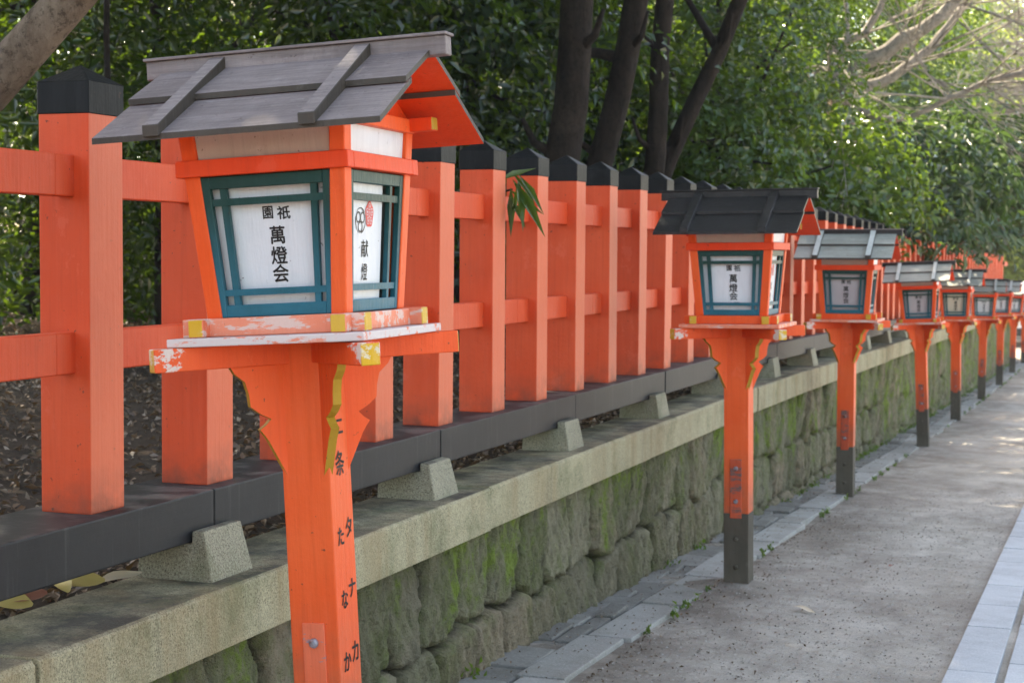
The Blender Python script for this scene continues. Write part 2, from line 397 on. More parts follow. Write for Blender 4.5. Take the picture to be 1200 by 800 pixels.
# ------------------------------------------------------------------ setting: ground
def sheet(name, xs, ys, zf, mat, label=None):
    X, Y = np.meshgrid(xs, ys); V = np.stack([X, Y, np.vectorize(zf)(X, Y)], -1).reshape(-1, 3)
    nx = len(xs); F_ = []
    for j in range(len(ys) - 1):
        for i in range(nx - 1):
            a = j * nx + i; F_.append((a, a + 1, a + nx + 1, a + nx))
    me = bpy.data.meshes.new(name); me.from_pydata(V.tolist(), [], F_); me.materials.append(MATS[mat])
    me.polygons.foreach_set('use_smooth', [True] * len(me.polygons))
    o = bpy.data.objects.new(name, me); COL.objects.link(o); return tag(o, label, kind='structure')
def hump(x, y): return .006 * math.sin(x * 5.1 + y * 1.3) + .005 * math.sin(y * 3.7 - x * 2.2) + .004 * math.sin(x * 11 + y * 7)
ys = np.concatenate([np.arange(-10, 2, 1.), np.arange(2, 16, .12), np.arange(16, 50, .5), np.arange(50, 120, 5), [150, 250, 600]])
xs = np.concatenate([[-500, -100, -30, -8, -3], np.arange(-2.2, .6, .06), [.7, 1, 2, 5, 10, 30, 100, 500]])
def path_z(x, y):
    z = gz(y) + (hump(x, y) if -2.2 < x < 0 else 0)
    if abs(x + 1.64) < .45 and abs(y - 7.85) < .6:     # trodden mound round the second post
        z += .035 * math.exp(-((x + 1.64) ** 2 + (y - 7.85) ** 2) / .04)
    return z
ground = sheet('ground', xs, ys, path_z, 'path_dirt', 'packed grey-brown earth of the path')
def floor_z(x, y):
    d = max(0, -2.37 - x)
    z = .452 + fz(y) + .035 * min(d, 30) + .05 * math.sin(x * 1.3) * math.sin(y * .9) * min(1, d) + .02 * math.sin(x * 5 + y * 3) * min(1, d)
    if y > 41: z = z + (gz(y) - .1 - z) * min(1, (y - 41) / 5)
    return z
fx = np.concatenate([[-120, -60], np.arange(-40, -12, 2.), np.arange(-12, -2.4, .3), [-2.362]])
fy = np.concatenate([[-15, -5, 0], np.arange(1, 20, .3), np.arange(20, 48, 1.), [60, 90, 140]])
sheet('forest_floor', fx, fy, floor_z, 'forest_soil', 'dark soil of the wooded bank behind the fence')

# gutter strip: large slabs outside, rubble inside
mb = MB(); y = 2.2
while y < 44:
    L = random.uniform(.55, .95); a = y + .008; b = y + L - .008; z = gz(y) + .018 + random.uniform(-.006, .006); z2 = gz(y + L) + .018 + random.uniform(-.006, .006)
    x0 = -1.955 + random.uniform(-.02, .02); x1 = -1.762 + random.uniform(-.03, .026)
    mb.hexa([(x0, a, z - .08), (x1, a, z - .08), (x1, b, z2 - .08), (x0, b, z2 - .08), (x0, a, z), (x1, a, z), (x1 + random.uniform(-.01, .01), b, z2), (x0, b, z2)], 'gutter_slab')
    y += L
gut = mb.build('gutter_kerb', bevel=.006, seg=2); tag(gut, 'row of flat grey slabs along the foot of the wall', kind='structure')
mb = MB(); y = 2.2
while y < 42:
    L = random.uniform(.14, .34)
    n = random.choice((1, 1, 2)); xe = [-2.15, -1.965] if n == 1 else [-2.15, -2.15 + random.uniform(.07, .11), -1.965]
    for i in range(n):
        z = gz(y) + .008 + random.uniform(-.013, .014); tw = random.uniform(-.02, .02)
        x0, x1 = xe[i] + .006, xe[i + 1] - .006
        mb.hexa([(x0, y + .006, z - .06), (x1, y + .006 + tw, z - .06), (x1, y + L - .006, z - .06), (x0, y + L - .006 + tw, z - .06),
                 (x0, y + .006, z + random.uniform(-.005, .005)), (x1, y + .006 + tw, z), (x1, y + L - .006, z + random.uniform(-.006, .006)), (x0, y + L - .006 + tw, z)], 'rubble_slab')
    y += L
rub = mb.build('gutter_path', bevel=.008, seg=2); tag(rub, 'broken paving stones between wall and slabs', kind='structure')
# pale paving on the right
mb = MB()
def pave(x0, x1, lo, hi):
    y = 1.0 + random.uniform(0, .3)
    while y < 48:
        L = random.uniform(lo, hi); z = gz(y) + .022 + random.uniform(-.002, .002); z2 = gz(y + L) + .022 + random.uniform(-.002, .002); g = .006
        mb.hexa([(x0 + g, y + g, z - .06), (x1 - g, y + g, z - .06), (x1 - g, y + L - g, z2 - .06), (x0 + g, y + L - g, z2 - .06),
                 (x0 + g, y + g, z), (x1 - g, y + g, z), (x1 - g, y + L - g, z2), (x0 + g, y + L - g, z2)], 'paving_slab')
        y += L
pave(-.535, -.345, .55, .95)
for k in range(6): pave(-.325 + k * .42, .095 + k * .42, .5, .9)
pv = mb.build('pavement', bevel=.004, seg=2); tag(pv, 'pale bluish paving slabs with a narrow border row', kind='structure')

# ------------------------------------------------------------------ stone wall
def make_wall():
    root = empty('stone_wall', (-2.13, 2.4, gz(2.4)))
    tag(root, 'low retaining wall of mossy rough stones under long granite capstones', 'wall')
    inv = Matrix.Translation(root.location).inverted()
    # seeds of an irregular coursed bond
    seeds = []
    zrow = .30; row = 0
    while zrow > -1.75:
        h = random.uniform(.27, .34); y = 1.8 + random.uniform(0, .3)
        while y < 43:
            wd = random.uniform(.18, .40)
            seeds.append((y + wd / 2, zrow - h / 2 + random.uniform(-.035, .035), random.random()))
            y += wd
        zrow -= h; row += 1
    sd = np.array(seeds)
    def block(y0, y1, dy, dz, name):
        Ys = np.arange(y0, y1 + dy * .5, dy)
        zt = .335; zb = gz((y0 + y1) / 2) - .35
        Zs = np.arange(zb, zt + dz * .5, dz); Zs[-1] = zt
        near = sd[(sd[:, 0] > y0 - 1) & (sd[:, 0] < y1 + 1) & (sd[:, 1] > zb - .6)]
        Yg, Zg = np.meshgrid(Ys, Zs)
        wy = .012 * np.sin(Zg * 23 + Yg * 5) + .006 * np.sin(Yg * 41 + Zg * 11); wz = .012 * np.sin(Yg * 19 + 1) + .006 * np.sin(Yg * 47 + Zg * 9)
        d = (np.abs((Yg + wy)[..., None] - near[:, 0]) ** 2.7 + np.abs(((Zg + wz)[..., None] - fzv(Yg)[..., None] - near[:, 1]) * 1.02) ** 2.7) ** (1 / 2.7)
        idx = np.argsort(d, -1)[..., :2]
        d0 = np.take_along_axis(d, idx[..., :1], -1)[..., 0]; d1 = np.take_along_axis(d, idx[..., 1:2], -1)[..., 0]
        cell = near[:, 2][idx[..., 0]]
        e = np.clip((d1 - d0) / .05, 0, 1)
        prof = 1 - (1 - e) ** 2.6
        tilt = (cell - .5) * .035 + (near[:, 2][idx[..., 0]] * 7 % 1 - .5) * .3 * (Zg - fzv(Yg) - near[:, 1][idx[..., 0]])
        bumps = .005 * np.sin(Yg * 37 + cell * 40) * np.sin(Zg * 31 + cell * 17) + .005 * np.sin(Yg * 83 + Zg * 57 + cell * 9) + .0035 * np.sin(Yg * 190 + np.sin(Zg * 70) * 3) * np.sin(Zg * 150 + cell * 30) + .0012 * RNG.standard_normal(Yg.shape)
        Xg = -2.215 + .088 * prof + tilt * prof + bumps * prof
        Xg = np.minimum(Xg, -2.095)
        V = np.stack([Xg, Yg, Zg + fzv(Yg)], -1).reshape(-1, 3)
        ny = len(Ys); F_ = []
        base = np.arange((len(Zs) - 1) * ny).reshape(len(Zs) - 1, ny)[:, :-1].ravel()
        F_ = np.stack([base, base + 1, base + ny + 1, base + ny], -1)
        return V, F_, cell.ravel(), e.ravel(), np.clip((Zg - gz((y0 + y1) / 2)).ravel() / .6, 0, 1)
    fzv = lambda Y: -.013 * np.maximum(0, Y - 11)
    VV, FF, CC, EE, HH, off = [], [], [], [], [], 0
    for y0, y1, dy, dz in ((2.2, 9.5, .0125, .0125), (9.5, 17, .022, .022), (17, 42, .05, .05)):
        V, F_, c, e_, h = block(y0, y1, dy, dz, 's'); EE.append(e_); VV.append(V); FF.append(F_ + off); CC.append(c); HH.append(h); off += len(V)
    V = np.concatenate(VV); Fc = np.concatenate(FF)
    me = bpy.data.meshes.new('rough_stones'); V -= np.array(root.location)
    me.from_pydata(V.tolist(), [], Fc.tolist()); me.materials.append(MATS['mossy_stone'])
    a = me.attributes.new('cell', 'FLOAT', 'POINT'); a.data.foreach_set('value', np.concatenate(CC).astype(np.float32))
    a = me.attributes.new('joint', 'FLOAT', 'POINT'); a.data.foreach_set('value', np.concatenate(EE).astype(np.float32))
    a = me.attributes.new('hgt', 'FLOAT', 'POINT'); a.data.foreach_set('value', np.concatenate(HH).astype(np.float32))
    me.polygons.foreach_set('use_smooth', [True] * len(me.polygons))
    st = bpy.data.objects.new('rough_stones', me); COL.objects.link(st); st.parent = root
    # earth core behind the face
    mb = MB(); mb.box(-2.45, -2.235, 2.2, 42, -2.2, .0, 'forest_soil'); o = mb.build('core', root); o.location = -root.location
    joints = [.2, 2.872, 5.557, 7.781, 10.4, 12.3, 14.6, 17.1, 19.4, 21.9, 24.3, 26.5, 29, 31.6, 34, 36.6, 39, 42]
    for a, b in zip(joints[:-1], joints[1:]):
        mb = MB(); za, zb = fz(a), fz(b); n = 1; g = .005
        f = -2.07 + random.uniform(-.006, .004); dt = random.uniform(-.003, .003)
        ring = []
        prof = [(-2.365, .325), (f, .325), (f, .470), (f - .010, .479), (-2.365, .477)]
        for i in range(n + 1):
            y = a + g + (b - a - 2 * g) * i / n; z = za + (zb - za) * i / n
            ring.append([(x + (random.uniform(-.003, .003) if k in (1, 2, 3) else 0), y, q + z + dt + (random.uniform(-.0025, .0025) if k >= 2 else 0)) for k, (x, q) in enumerate(prof)])
        b0 = len(mb.v); m = len(prof)
        for r in ring: mb.v += r
        mi = mb.mi('granite_cap')
        for i in range(n):
            for k in range(m):
                k2 = (k + 1) % m; mb.f.append((b0 + i * m + k, b0 + i * m + k2, b0 + (i + 1) * m + k2, b0 + (i + 1) * m + k)); mb.m.append(mi)
        mb.f.append(tuple(range(b0, b0 + m))); mb.m.append(mi); mb.f.append(tuple(b0 + n * m + k for k in range(m))); mb.m.append(mi)
        o = mb.build('capstone', root, bevel=.0035, seg=2); o.location = -root.location
make_wall()

# ------------------------------------------------------------------ fence
def make_fence():
    root = empty('shrine_fence', (-2.32, 2.3, .48))
    tag(root, 'tall vermilion timber fence with black post caps on a black sill beam', 'fence')
    L0 = root.location
    # posts
    pm = MB(); h = .07
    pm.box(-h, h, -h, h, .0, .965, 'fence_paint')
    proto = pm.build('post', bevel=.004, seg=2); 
    # the dirt mask in fence_paint reads object z: shift so that z 0 sits on the beam
    cm = MB(); q = .0725
    cm.box(-q, q, -q, q, .945, 1.022, 'black_paint')
    b = len(cm.v)
    cm.v += [(-q - .001, -q - .001, 1.0205), (q + .001, -q - .001, 1.0205), (q + .001, q + .001, 1.0205), (-q - .001, q + .001, 1.0205), (0, 0, 1.066)]
    for f in ((0, 1, 4), (1, 2, 4), (2, 3, 4), (3, 0, 4)): cm.f.append(tuple(b + k for k in f)); cm.m.append(cm.mi('black_paint'))
    cap = cm.build('cap', proto, bevel=.002)
    ys_ = [3.407 + .54 * k if k < 5 else 6.125 + .532 * (k - 5) for k in range(-4, 68)]
    first = True
    for y in ys_:
        if y > 41.5: break
        if first: p, c = proto, cap; first = False
        else:
            p = proto.copy(); c = cap.copy(); COL.objects.link(p); COL.objects.link(c); c.parent = p
        p.parent = root; p.location = Vector((-2.32 + random.uniform(-.003, .003), y, .699 + fz(y))) - L0
        p.rotation_euler = (R(random.uniform(-.25, .25)), R(random.uniform(-.25, .25)), R(random.uniform(-.6, .6)))
    # beam
    mb = MB(); y = 5.40 - 1.575 * 3
    while y < 41.5:
        a, b2 = y + .0025, y + 1.575 - .0025; za, zb = fz(a), fz(b2); j = random.uniform(-.002, .002)
        mb.hexa([(-2.45, a, .577 + za), (-2.20 + j, a, .577 + za), (-2.20 + j, b2, .577 + zb), (-2.45, b2, .577 + zb),
                 (-2.45, a, .70 + za), (-2.20 + j, a, .70 + za), (-2.20 + j, b2, .70 + zb), (-2.45, b2, .70 + zb)], 'beam_black')
        y += 1.575
    o = mb.build('sill_beam', root, bevel=.005, seg=2); o.location = -L0
    for zt in (1.548, 1.131):
        mb = MB(); ys2 = np.arange(1.0, 41.5, 1.064) + .135
        for a, b2 in zip(ys2[:-1], ys2[1:]):
            za, zb = fz(a) , fz(b2); x0, x1 = -2.338, -2.292
            mb.hexa([(x0, a, zt - .098 + za), (x1, a, zt - .098 + za), (x1, b2, zt - .098 + zb), (x0, b2, zt - .098 + zb),
                     (x0, a, zt + za), (x1, a, zt + za), (x1, b2, zt + zb), (x0, b2, zt + zb)], 'vermilion')
        o = mb.build('rail', root, bevel=.003, seg=1); o.location = -L0
    for k in range(-2, 26):
        y = 5.30 + 1.50 * k if k < 3 else 5.30 + 1.5 * 2 + 1.575 * (k - 2)
        if y > 41: break
        mb = MB(); z0, z1 = .472 + fz(y), .607 + fz(y); w0, w1 = .110, .097; r = lambda: random.uniform(-.006, .006)
        # granite block, its front rising a little in front of the beam
        wz_ = lambda z: w0 + (w1 - w0) * (z - z0) / (z1 - z0)
        pr_ = [(-2.352, z0), (-2.135 + r(), z0), (-2.163 + r() * .5, z1 + r()), (-2.1965, z1 + r()), (-2.1965, z0 + .1035), (-2.350, z0 + .1035)]
        n_ = len(pr_); b_ = len(mb.v); yo = r()
        mb.v += [(x, y - wz_(z) + yo, z) for x, z in pr_] + [(x, y + wz_(z) + yo, z) for x, z in pr_]
        mi_ = mb.mi('granite_foot'); mb.f.append(tuple(b_ + i for i in range(n_))); mb.m.append(mi_); mb.f.append(tuple(b_ + n_ + i for i in range(n_))[::-1]); mb.m.append(mi_)
        for i in range(n_): mb.f.append((b_ + i, b_ + (i + 1) % n_, b_ + n_ + (i + 1) % n_, b_ + n_ + i)); mb.m.append(mi_)
        o = mb.build('foot_stone', root, bevel=.006, seg=2); o.location = -L0
make_fence()

# ------------------------------------------------------------------ lanterns
ZB, ZT, ZR, ZW = 1.303, 1.603, 1.638, 1.705
def half(z): return .166 + (z - ZB) / (ZT - ZB) * .024
def fp(face, s, z, off, frac=True):
    """point on one of the four tapered faces; s is a fraction of the half width (or metres)"""
    h = half(z); u = s * h if frac else s; d = -(h + off)
    c, n = [(1, 0), (0, 1), (-1, 0), (0, -1)][face]
    # face 0 looks towards -y, 1 towards +x, 2 +y, 3 -x
    return Vector((c * u - n * d, n * u + c * d, z))
def fslab(mb, face, s0, s1, z0, z1, o0, o1, mat):
    mb.hexa([fp(face, s0, z0, o1), fp(face, s1, z0, o1), fp(face, s1, z0, o0), fp(face, s0, z0, o0),
             fp(face, s0, z1, o1), fp(face, s1, z1, o1), fp(face, s1, z1, o0), fp(face, s0, z1, o0)], mat)

def make_lantern(wood='vermilion_lantern'):
    root = empty('shrine_lantern')
    hp = .058
    mb = MB(); mb.box(-hp, hp, -hp, hp, .372, 1.2435, wood); mb.box(-hp - .001, hp + .001, -hp - .001, hp + .001, -.25, .3722, 'dark_foot')
    post = mb.build('post', root, bevel=.0035, seg=2)
    # splice plate with two bolts on the near face
    mb = MB(); mb.box(-.028, .026, -hp - .005, -hp + .002, .35, .628, 'plate_paint'); pl = mb.build('mounting_plate', root, bevel=.0015)
    for z in (.585, .43, .25, .12):
        mb = MB(); r = .011
        c = Vector((0, -hp - .004, z)) if z > .35 else Vector((0, -hp, z))
        mb.tube([c, c + Vector((0, -.006, 0)), c + Vector((0, -.010, 0))], [r, r, r * .6], 'rusty_metal' if z > .35 else 'dark_foot', 10)
        mb.build('bolt', pl)
    prof = [(0, 0), (1, 0), (.93, .06), (.74, .14), (.68, .25), (.66, .36), (.48, .43), (.28, .48), (.38, .53), (.50, .57), (.42, .62), (.34, .68), (.16, .86), (.02, 1), (0, 1)]
    for k in range(4):
        a = R(45 + 90 * k); d = Vector((math.cos(a), math.sin(a), 0)); n = Vector((-d.y, d.x, 0)); mb = MB()
        pts = [d * (.070 + .122 * u) - n * .010 + Vector((0, 0, 1.1965 - .245 * w_)) for u, w_ in prof]
        mb.prism(pts, n * .020, wood, 'ochre_paint')
        mb.build('bracket', root)
    for k in range(2):
        a = R(45 + 90 * k); d = Vector((math.cos(a), math.sin(a), 0)); n = Vector((-d.y, d.x, 0)); mb = MB(); e = .0015 * k
        z0, z1 = 1.196 + e, 1.2455 - e
        for s0, s1, yend in ((-.362, .362, True),):
            P = []
            for z in (z0, z1):
                for s_, q in ((s0, -1), (s1, -1), (s1, 1), (s0, 1)): P.append(d * s_ + n * (.0215 * q) + Vector((0, 0, z)))
            mb.hexa(P, 'arm_paint', (3, 5), 'yellow_paint')
        mb.build('arm', root, bevel=.002)
    mb = MB(); mb.box(-.232, .232, -.232, .232, 1.2465, 1.2645, 'vermilion_bare')
    mb.build('tray', root, bevel=.003, seg=2)
    # sill frame: four lapped bars with yellow ends
    for k in range(4):
        mb = MB(); e = .0015 * (k % 2); sg = 1 if k < 2 else -1; a0, a1 = sg * .150, sg * .186; lo, hi = min(a0, a1), max(a0, a1)
        z0, z1 = 1.265, 1.3035 - e; ex = .217
        if k % 2 == 0: mb.box(-ex, ex, lo, hi, z0, z1, 'vermilion_chipped', (3, 5), 'yellow_paint')
        else: mb.box(lo, hi, -ex, ex, z0, z1, 'vermilion_chipped', (2, 4), 'yellow_paint')
        mb.build('sill_bar', root, bevel=.002)
    mb = MB(); mb.box(-.149, .149, -.149, .149, 1.266, 1.296, 'vermilion_lantern'); mb.build('base_board', root)
    # four leaning corner posts
    w_ = .036
    for sx, sy in ((-1, -1), (1, -1), (1, 1), (-1, 1)):
        mb = MB(); P = []
        for z in (ZB - .001, ZW + .02):
            h = half(z); x0, x1 = sorted((sx * h, sx * (h - w_))); y0, y1 = sorted((sy * h, sy * (h - w_)))
            P += [(x0, y0, z), (x1, y0, z), (x1, y1, z), (x0, y1, z)]
        mb.hexa(P, wood); mb.build('corner_post', root, bevel=.002)
    # head rails
    for f in range(4):
        hh = half(ZR); ov = .011; z0, z1 = ZT + .0006 * (f % 2), ZR - .0006 * (f % 2)
        ext = hh + ov if f % 2 == 0 else hh - .0225
        P = []
        for z in (z0, z1):
            for u, o in ((-ext, ov), (ext, ov), (ext, -.022), (-ext, -.022)):
                c, n = [(1, 0), (0, 1), (-1, 0), (0, -1)][f]; d = -(hh + o)
                P.append((c * u - n * d, n * u + c * d, z))
        mb = MB(); mb.hexa(P, 'vermilion_bright'); mb.build('head_rail', root, bevel=.0015)
    # windows
    for f in range(4):
        mb = MB(); W = .815; a = W; fr = .105
        z0, z1 = ZB + .001, ZT - .001
        fslab(mb, f, -a, -a + fr, z0, z1, -.018, -.004, 'green_paint'); fslab(mb, f, a - fr, a, z0, z1, -.018, -.004, 'green_paint')
        fslab(mb, f, -a + fr, a - fr, z1 - .026, z1, -.018, -.0045, 'green_paint'); fslab(mb, f, -a + fr, a - fr, z0, z0 + .026, -.018, -.0045, 'green_paint')
        win = mb.build('window', root, bevel=.0015)
        for s0, s1 in (((-.60, -.515), (.545, .625)) if f in (0, 2) else ((-.70, -.65), (.46, .53))):
            mb = MB(); fslab(mb, f, s0, s1, z0 + .024, z1 - .024, -.020, -.009, 'green_paint'); mb.build('glazing_bar', win)
        for za, zb in ((z1 - .062, z1 - .047), (z0 + .045, z0 + .059)):
            mb = MB(); fslab(mb, f, -.71, .71, za, zb, -.017, -.0075, 'green_paint'); mb.build('glazing_bar', win)
        mb = MB()
        if f in (0, 2): fslab(mb, f, -.75, .75, z0 + .01, z1 - .01, -.034, -.031, 'sheet_white')
        else: fslab(mb, f, -.75, .38, z0 + .01, z1 - .01, -.0245, -.0215, 'sheet_white')
        mb.build('paper_sheet', win)
        mb = MB(); fslab(mb, f, -.77, .77, z0 + .002, z1 - .002, -.048, -.044, 'dark_inside'); mb.build('backing', win)
        # brush lettering
        o = -.0300 if f in (0, 2) else -.0205
        mb = MB()
        def P(cx, cz): return lambda u, v_: fp(f, cx + u, cz + v_, o, False)
        if f in (0, 2):
            s = .0295
            put_text(mb, '祇', s, P(.0250, 1.520), bold=.0006, sx=1.1); put_text(mb, '園', s, P(-.0125, 1.522), bold=.0005, sx=.95)
            for ch, z in (('萬', 1.474), ('燈', 1.431), ('会', 1.393)):
                put_text(mb, ch, s * 1.36, P(.0060, z), bold=.0007, sx=1.0)
        else:
            put_text(mb, '献', .040, P(-.026, 1.438), bold=.0002, sx=1.05); put_text(mb, '燈', .040, P(-.026, 1.388), bold=.0002, sx=.9)
            # red gourd-flower crest
            cx, cz, rx, rz = -.004, 1.512, .024, .030
            def lob(r0, k, ph): return [(cx + rx * (r0 + .06 * math.cos(5 * (i * 2 * math.pi / 60 + ph))) * math.sin(i * 2 * math.pi / 60), cz + rz * (r0 + .06 * math.cos(5 * (i * 2 * math.pi / 60 + ph))) * math.cos(i * 2 * math.pi / 60)) for i in range(60)]
            mb.poly([fp(f, x, z, o, False) for x, z in lob(.94, 5, 0)], 'seal_red')
            for i in range(5):
                t_ = 2 * math.pi * i / 5
                px_, pz_ = cx + rx * .56 * math.sin(t_), cz + rz * .56 * math.cos(t_)
                for rr, mt, e in ((.27, 'sheet_white', .0003), (.215, 'seal_red', .0006), (.09, 'sheet_white', .0009)):
                    mb.poly([fp(f, px_ + rx * rr * math.cos(j * math.pi / 8), pz_ + rz * rr * math.sin(j * math.pi / 8), o + e, False) for j in range(16)], mt)
            for rr, mt, e in ((.20, 'sheet_white', .0003), (.14, 'seal_red', .0006)):
                mb.poly([fp(f, cx + rx * rr * math.cos(j * math.pi / 8), cz + rz * rr * math.sin(j * math.pi / 8), o + e, False) for j in range(16)], mt)
            # outlined three-comma crest beside it
            cx, cz = -.053, 1.498; rr = .028
            for i in range(3):
                t0 = 2 * math.pi * i / 3 + .5
                hx, hz = cx + rr * .48 * math.cos(t0), cz + rr * .48 * math.sin(t0)
                n_ = 16; ro, ri = .0125, .0090
                for j in range(n_):
                    u0, u1 = 2 * math.pi * j / n_, 2 * math.pi * (j + 1) / n_
                    mb.poly([fp(f, hx + q_ * math.cos(u), hz + q_ * math.sin(u), o, False) for q_, u in ((ro, u0), (ro, u1), (ri, u1), (ri, u0))], 'ink')
                for j in range(14):
                    u0, u1 = t0 + .2 + j * .13, t0 + .2 + (j + 1) * .13; w0_, w1_ = .0045 * (1 - j / 14), .0045 * (1 - (j + 1) / 14)
                    mb.poly([fp(f, cx + q_ * math.cos(u), cz + q_ * math.sin(u), o + .0002, False) for q_, u in ((rr, u0), (rr, u1), (rr - w1_ - .0003, u1), (rr - w0_ - .0003, u0))], 'ink')
        mb.build('lettering', win)
    # white boards between head rail and roof
    for f in range(4):
        mb = MB(); fslab(mb, f, -.82, .82, ZR + .001, ZW + .012, -.016, -.010, 'plank_white' if f % 2 == 0 else 'sheet_white'); mb.build('upper_board', root)
    # gables, tie beams, purlins
    for sg in (-1, 1):
        mb = MB(); x0, x1 = sorted((sg * .172, sg * .184))
        mb.prism([(x0, -.235, 1.715), (x0, .235, 1.715), (x0, 0, 1.842)], (x1 - x0, 0, 0), 'vermilion_bright'); mb.build('gable', root)
        mb = MB(); x0, x1 = sorted((sg * .186, sg * .206)); mb.box(x0, x1, -.19, .19, 1.697, 1.728, 'vermilion_lantern'); mb.build('tie_beam', root, bevel=.002)
        mb = MB(); mb.box(-.262, .262, sg * .176 - .018, sg * .176 + .018, 1.6995, 1.7295, 'vermilion_bright', (3, 5), 'ochre_paint'); mb.build('purlin', root, bevel=.002)
    # roof: on each slope two overlapping boards, red beneath, two battens, ridge board with cap strip
    zr = lambda y: 1.851 - abs(y) * .508
    for sg in (-1, 1):
        def pt(x, y, o): return (x, sg * y, zr(y) + o)
        mb = MB()
        def tier(ya, yb, oa, ob, th, xa, xb):
            mb.hexa([pt(-xb, ya, oa - th), pt(xb, ya, oa - th), pt(xa, yb, ob - th), pt(-xa, yb, ob - th),
                     pt(-xb, ya, oa), pt(xb, ya, oa), pt(xa, yb, ob), pt(-xa, yb, ob)], 'roof_board', None, None, None)
        for (ya, yb, oa, ob, xw) in ((.322, .135, 0, .0, .330), (.168, .0, .016, .010, .330)):
            P = [pt(-xw, ya, oa), pt(xw, ya, oa), pt(xw, yb, ob), pt(-xw, yb, ob)]
            Q = [pt(-xw, ya, oa - .0125), pt(xw, ya, oa - .0125), pt(xw, yb, ob - .0125), pt(-xw, yb, ob - .0125)]
            b = len(mb.v); mb.v += Q + P
            for fi, mt in (((3, 2, 1, 0), 'vermilion_bright'), ((4, 5, 6, 7), 'roof_brown'), ((0, 1, 5, 4), 'roof_edge'), ((1, 2, 6, 5), 'roof_edge'), ((2, 3, 7, 6), 'roof_edge'), ((3, 0, 4, 7), 'roof_edge')):
                mb.f.append(tuple(b + k for k in fi)); mb.m.append(mb.mi(mt))
        rf = mb.build('roof', root)
        for cx in (-.185, .172):
            mb = MB(); w_ = .019
            ya, yb = .331, .016
            P = []
            for o_ in (-.002, .036):
                for x, y in ((cx - w_, ya), (cx + w_, ya), (cx + w_, yb), (cx - w_, yb)): P.append(pt(x, y, o_ if o_ < 0 else (.022 if y > .2 else .036)))
            b = len(mb.v); mb.v += P
            for fi, mt in (((3, 2, 1, 0), 'roof_edge'), ((4, 5, 6, 7), 'roof_brown'), ((0, 1, 5, 4), 'roof_edge'), ((1, 2, 6, 5), 'roof_edge'), ((2, 3, 7, 6), 'roof_edge'), ((3, 0, 4, 7), 'roof_edge')):
                mb.f.append(tuple(b + k for k in fi)); mb.m.append(mb.mi(mt))
            mb.build('batten', rf, bevel=.0015)
    mb = MB(); mb.box(-.368, .368, -.019, .019, 1.840, 1.881, 'roof_brown'); rb = mb.build('ridge_board', root, bevel=.002)
    mb = MB(); mb.box(-.372, .372, -.026, .026, 1.8815, 1.888, 'roof_brown'); mb.build('cap_strip', rb, bevel=.001)
    return root

proto = make_lantern(); index_kids(proto)
GROUP = 'vermilion post lanterns standing in a row along the path'
def swap(root, mapping, only=None):
    for o in root.children_recursive:
        if o.type != 'MESH': continue
        nm = o.name.split('.')[0]
        if only and nm not in only: continue
        for sl_ in o.material_slots:
            if sl_.material and sl_.material.name in mapping:
                m = MATS[mapping[sl_.material.name]]; sl_.link = 'OBJECT'; sl_.material = m
# px of the foot of each post, Y, lean, yaw, scale
LANT = [(None, 3.25, -3.3, 3.0, .985, 'nearest post lantern, leaning a little, with worn white tray edge and handwriting down its post'),
        ((865.5, 691), 7.86, -.8, 0, 1.022, 'second nearest post lantern, with an almost black roof and white front sheet'),
        ((990.5, 584), 12.4, -.3, 1, 1.06, 'third nearest post lantern, pale roof with white battens and a black ridge board'),
        ((1082, 521), 17.2, -2.6, 0, .985, 'fourth nearest post lantern, grey-green roof, in front of the end of the pale capstones'),
        ((1120, 492), 21.4, -1, 0, 1, 'fifth nearest post lantern, the one with a cream sheet in its window'),
        ((1150, 467), 26.2, .3, 2, .97, 'sixth nearest post lantern, its box lower than its neighbours'),
        ((1171, 451), 31.0, 0, 0, 1, 'seventh nearest post lantern, just left of the white gap beyond the posts'),
        ((1186, 439), 36.0, .5, 0, 1, 'eighth nearest post lantern, between the two narrow white gaps'),
        ((1199, 430), 41.0, 0, 0, 1, 'farthest lantern in view, cut by the right edge of the picture')]
lanterns = []
for i, (px, Y, lean, yaw, sc, lab) in enumerate(LANT):
    o = proto if i == 0 else copy_tree(proto)
    if i == 0: o.location = (-1.560, Y, -.090)
    else:
        p = at_y(px[0], px[1], Y); o.location = (p.x, Y, p.z)
    o.rotation_euler = (0, R(lean), R(yaw)); o.scale = (sc * (.965 if i == 0 else 1), sc * (1.03 if i == 0 else 1), sc)
    tag(o, lab, 'lantern', GROUP); lanterns.append(o)
    if i == 1: swap(o, {'roof_brown': 'roof_dark', 'roof_edge': 'roof_dark'})
    if i >= 2:
        swap(o, {'roof_brown': 'roof_pale'}, ('roof',)); swap(o, {'roof_brown': 'batten_pale'}, ('batten',)); swap(o, {'roof_brown': 'roof_dark'}, ('ridge_board',))
    if i in (2, 3): swap(o, {'sheet_white': 'sheet_grey'}, ('paper_sheet',))  # greyer sheet colour stands in for the weaker light on these two
    if i == 4: swap(o, {'sheet_white': 'sheet_cream'}, ('paper_sheet',))
    if i >= 1: swap(o, {'vermilion_chipped': 'vermilion_lantern', 'vermilion_bare': 'vermilion_chipped', 'plate_paint': 'plate_stained'})
# handwriting down the nearest post
mb = MB(); hx = .0592
def PX(cy, cz): return lambda u, v_: Vector((hx, cy + u, cz + v_))
for ch, cy, cz, s in (('二', .004, 1.052, .045), ('条', -.004, .972, .058), ('タ', .027, .826, .050), ('た', -.018, .812, .046), ('ナ', .029, .690, .050),
                      ('な', -.014, .672, .046), ('カ', .029, .548, .054), ('か', -.016, .535, .050)):
    put_text(mb, ch, s, PX(cy, cz), bold=.0009, sx=.85)
o = mb.build('lettering', next(c for c in lanterns[0].children if c.name.split('.')[0] == 'post'))
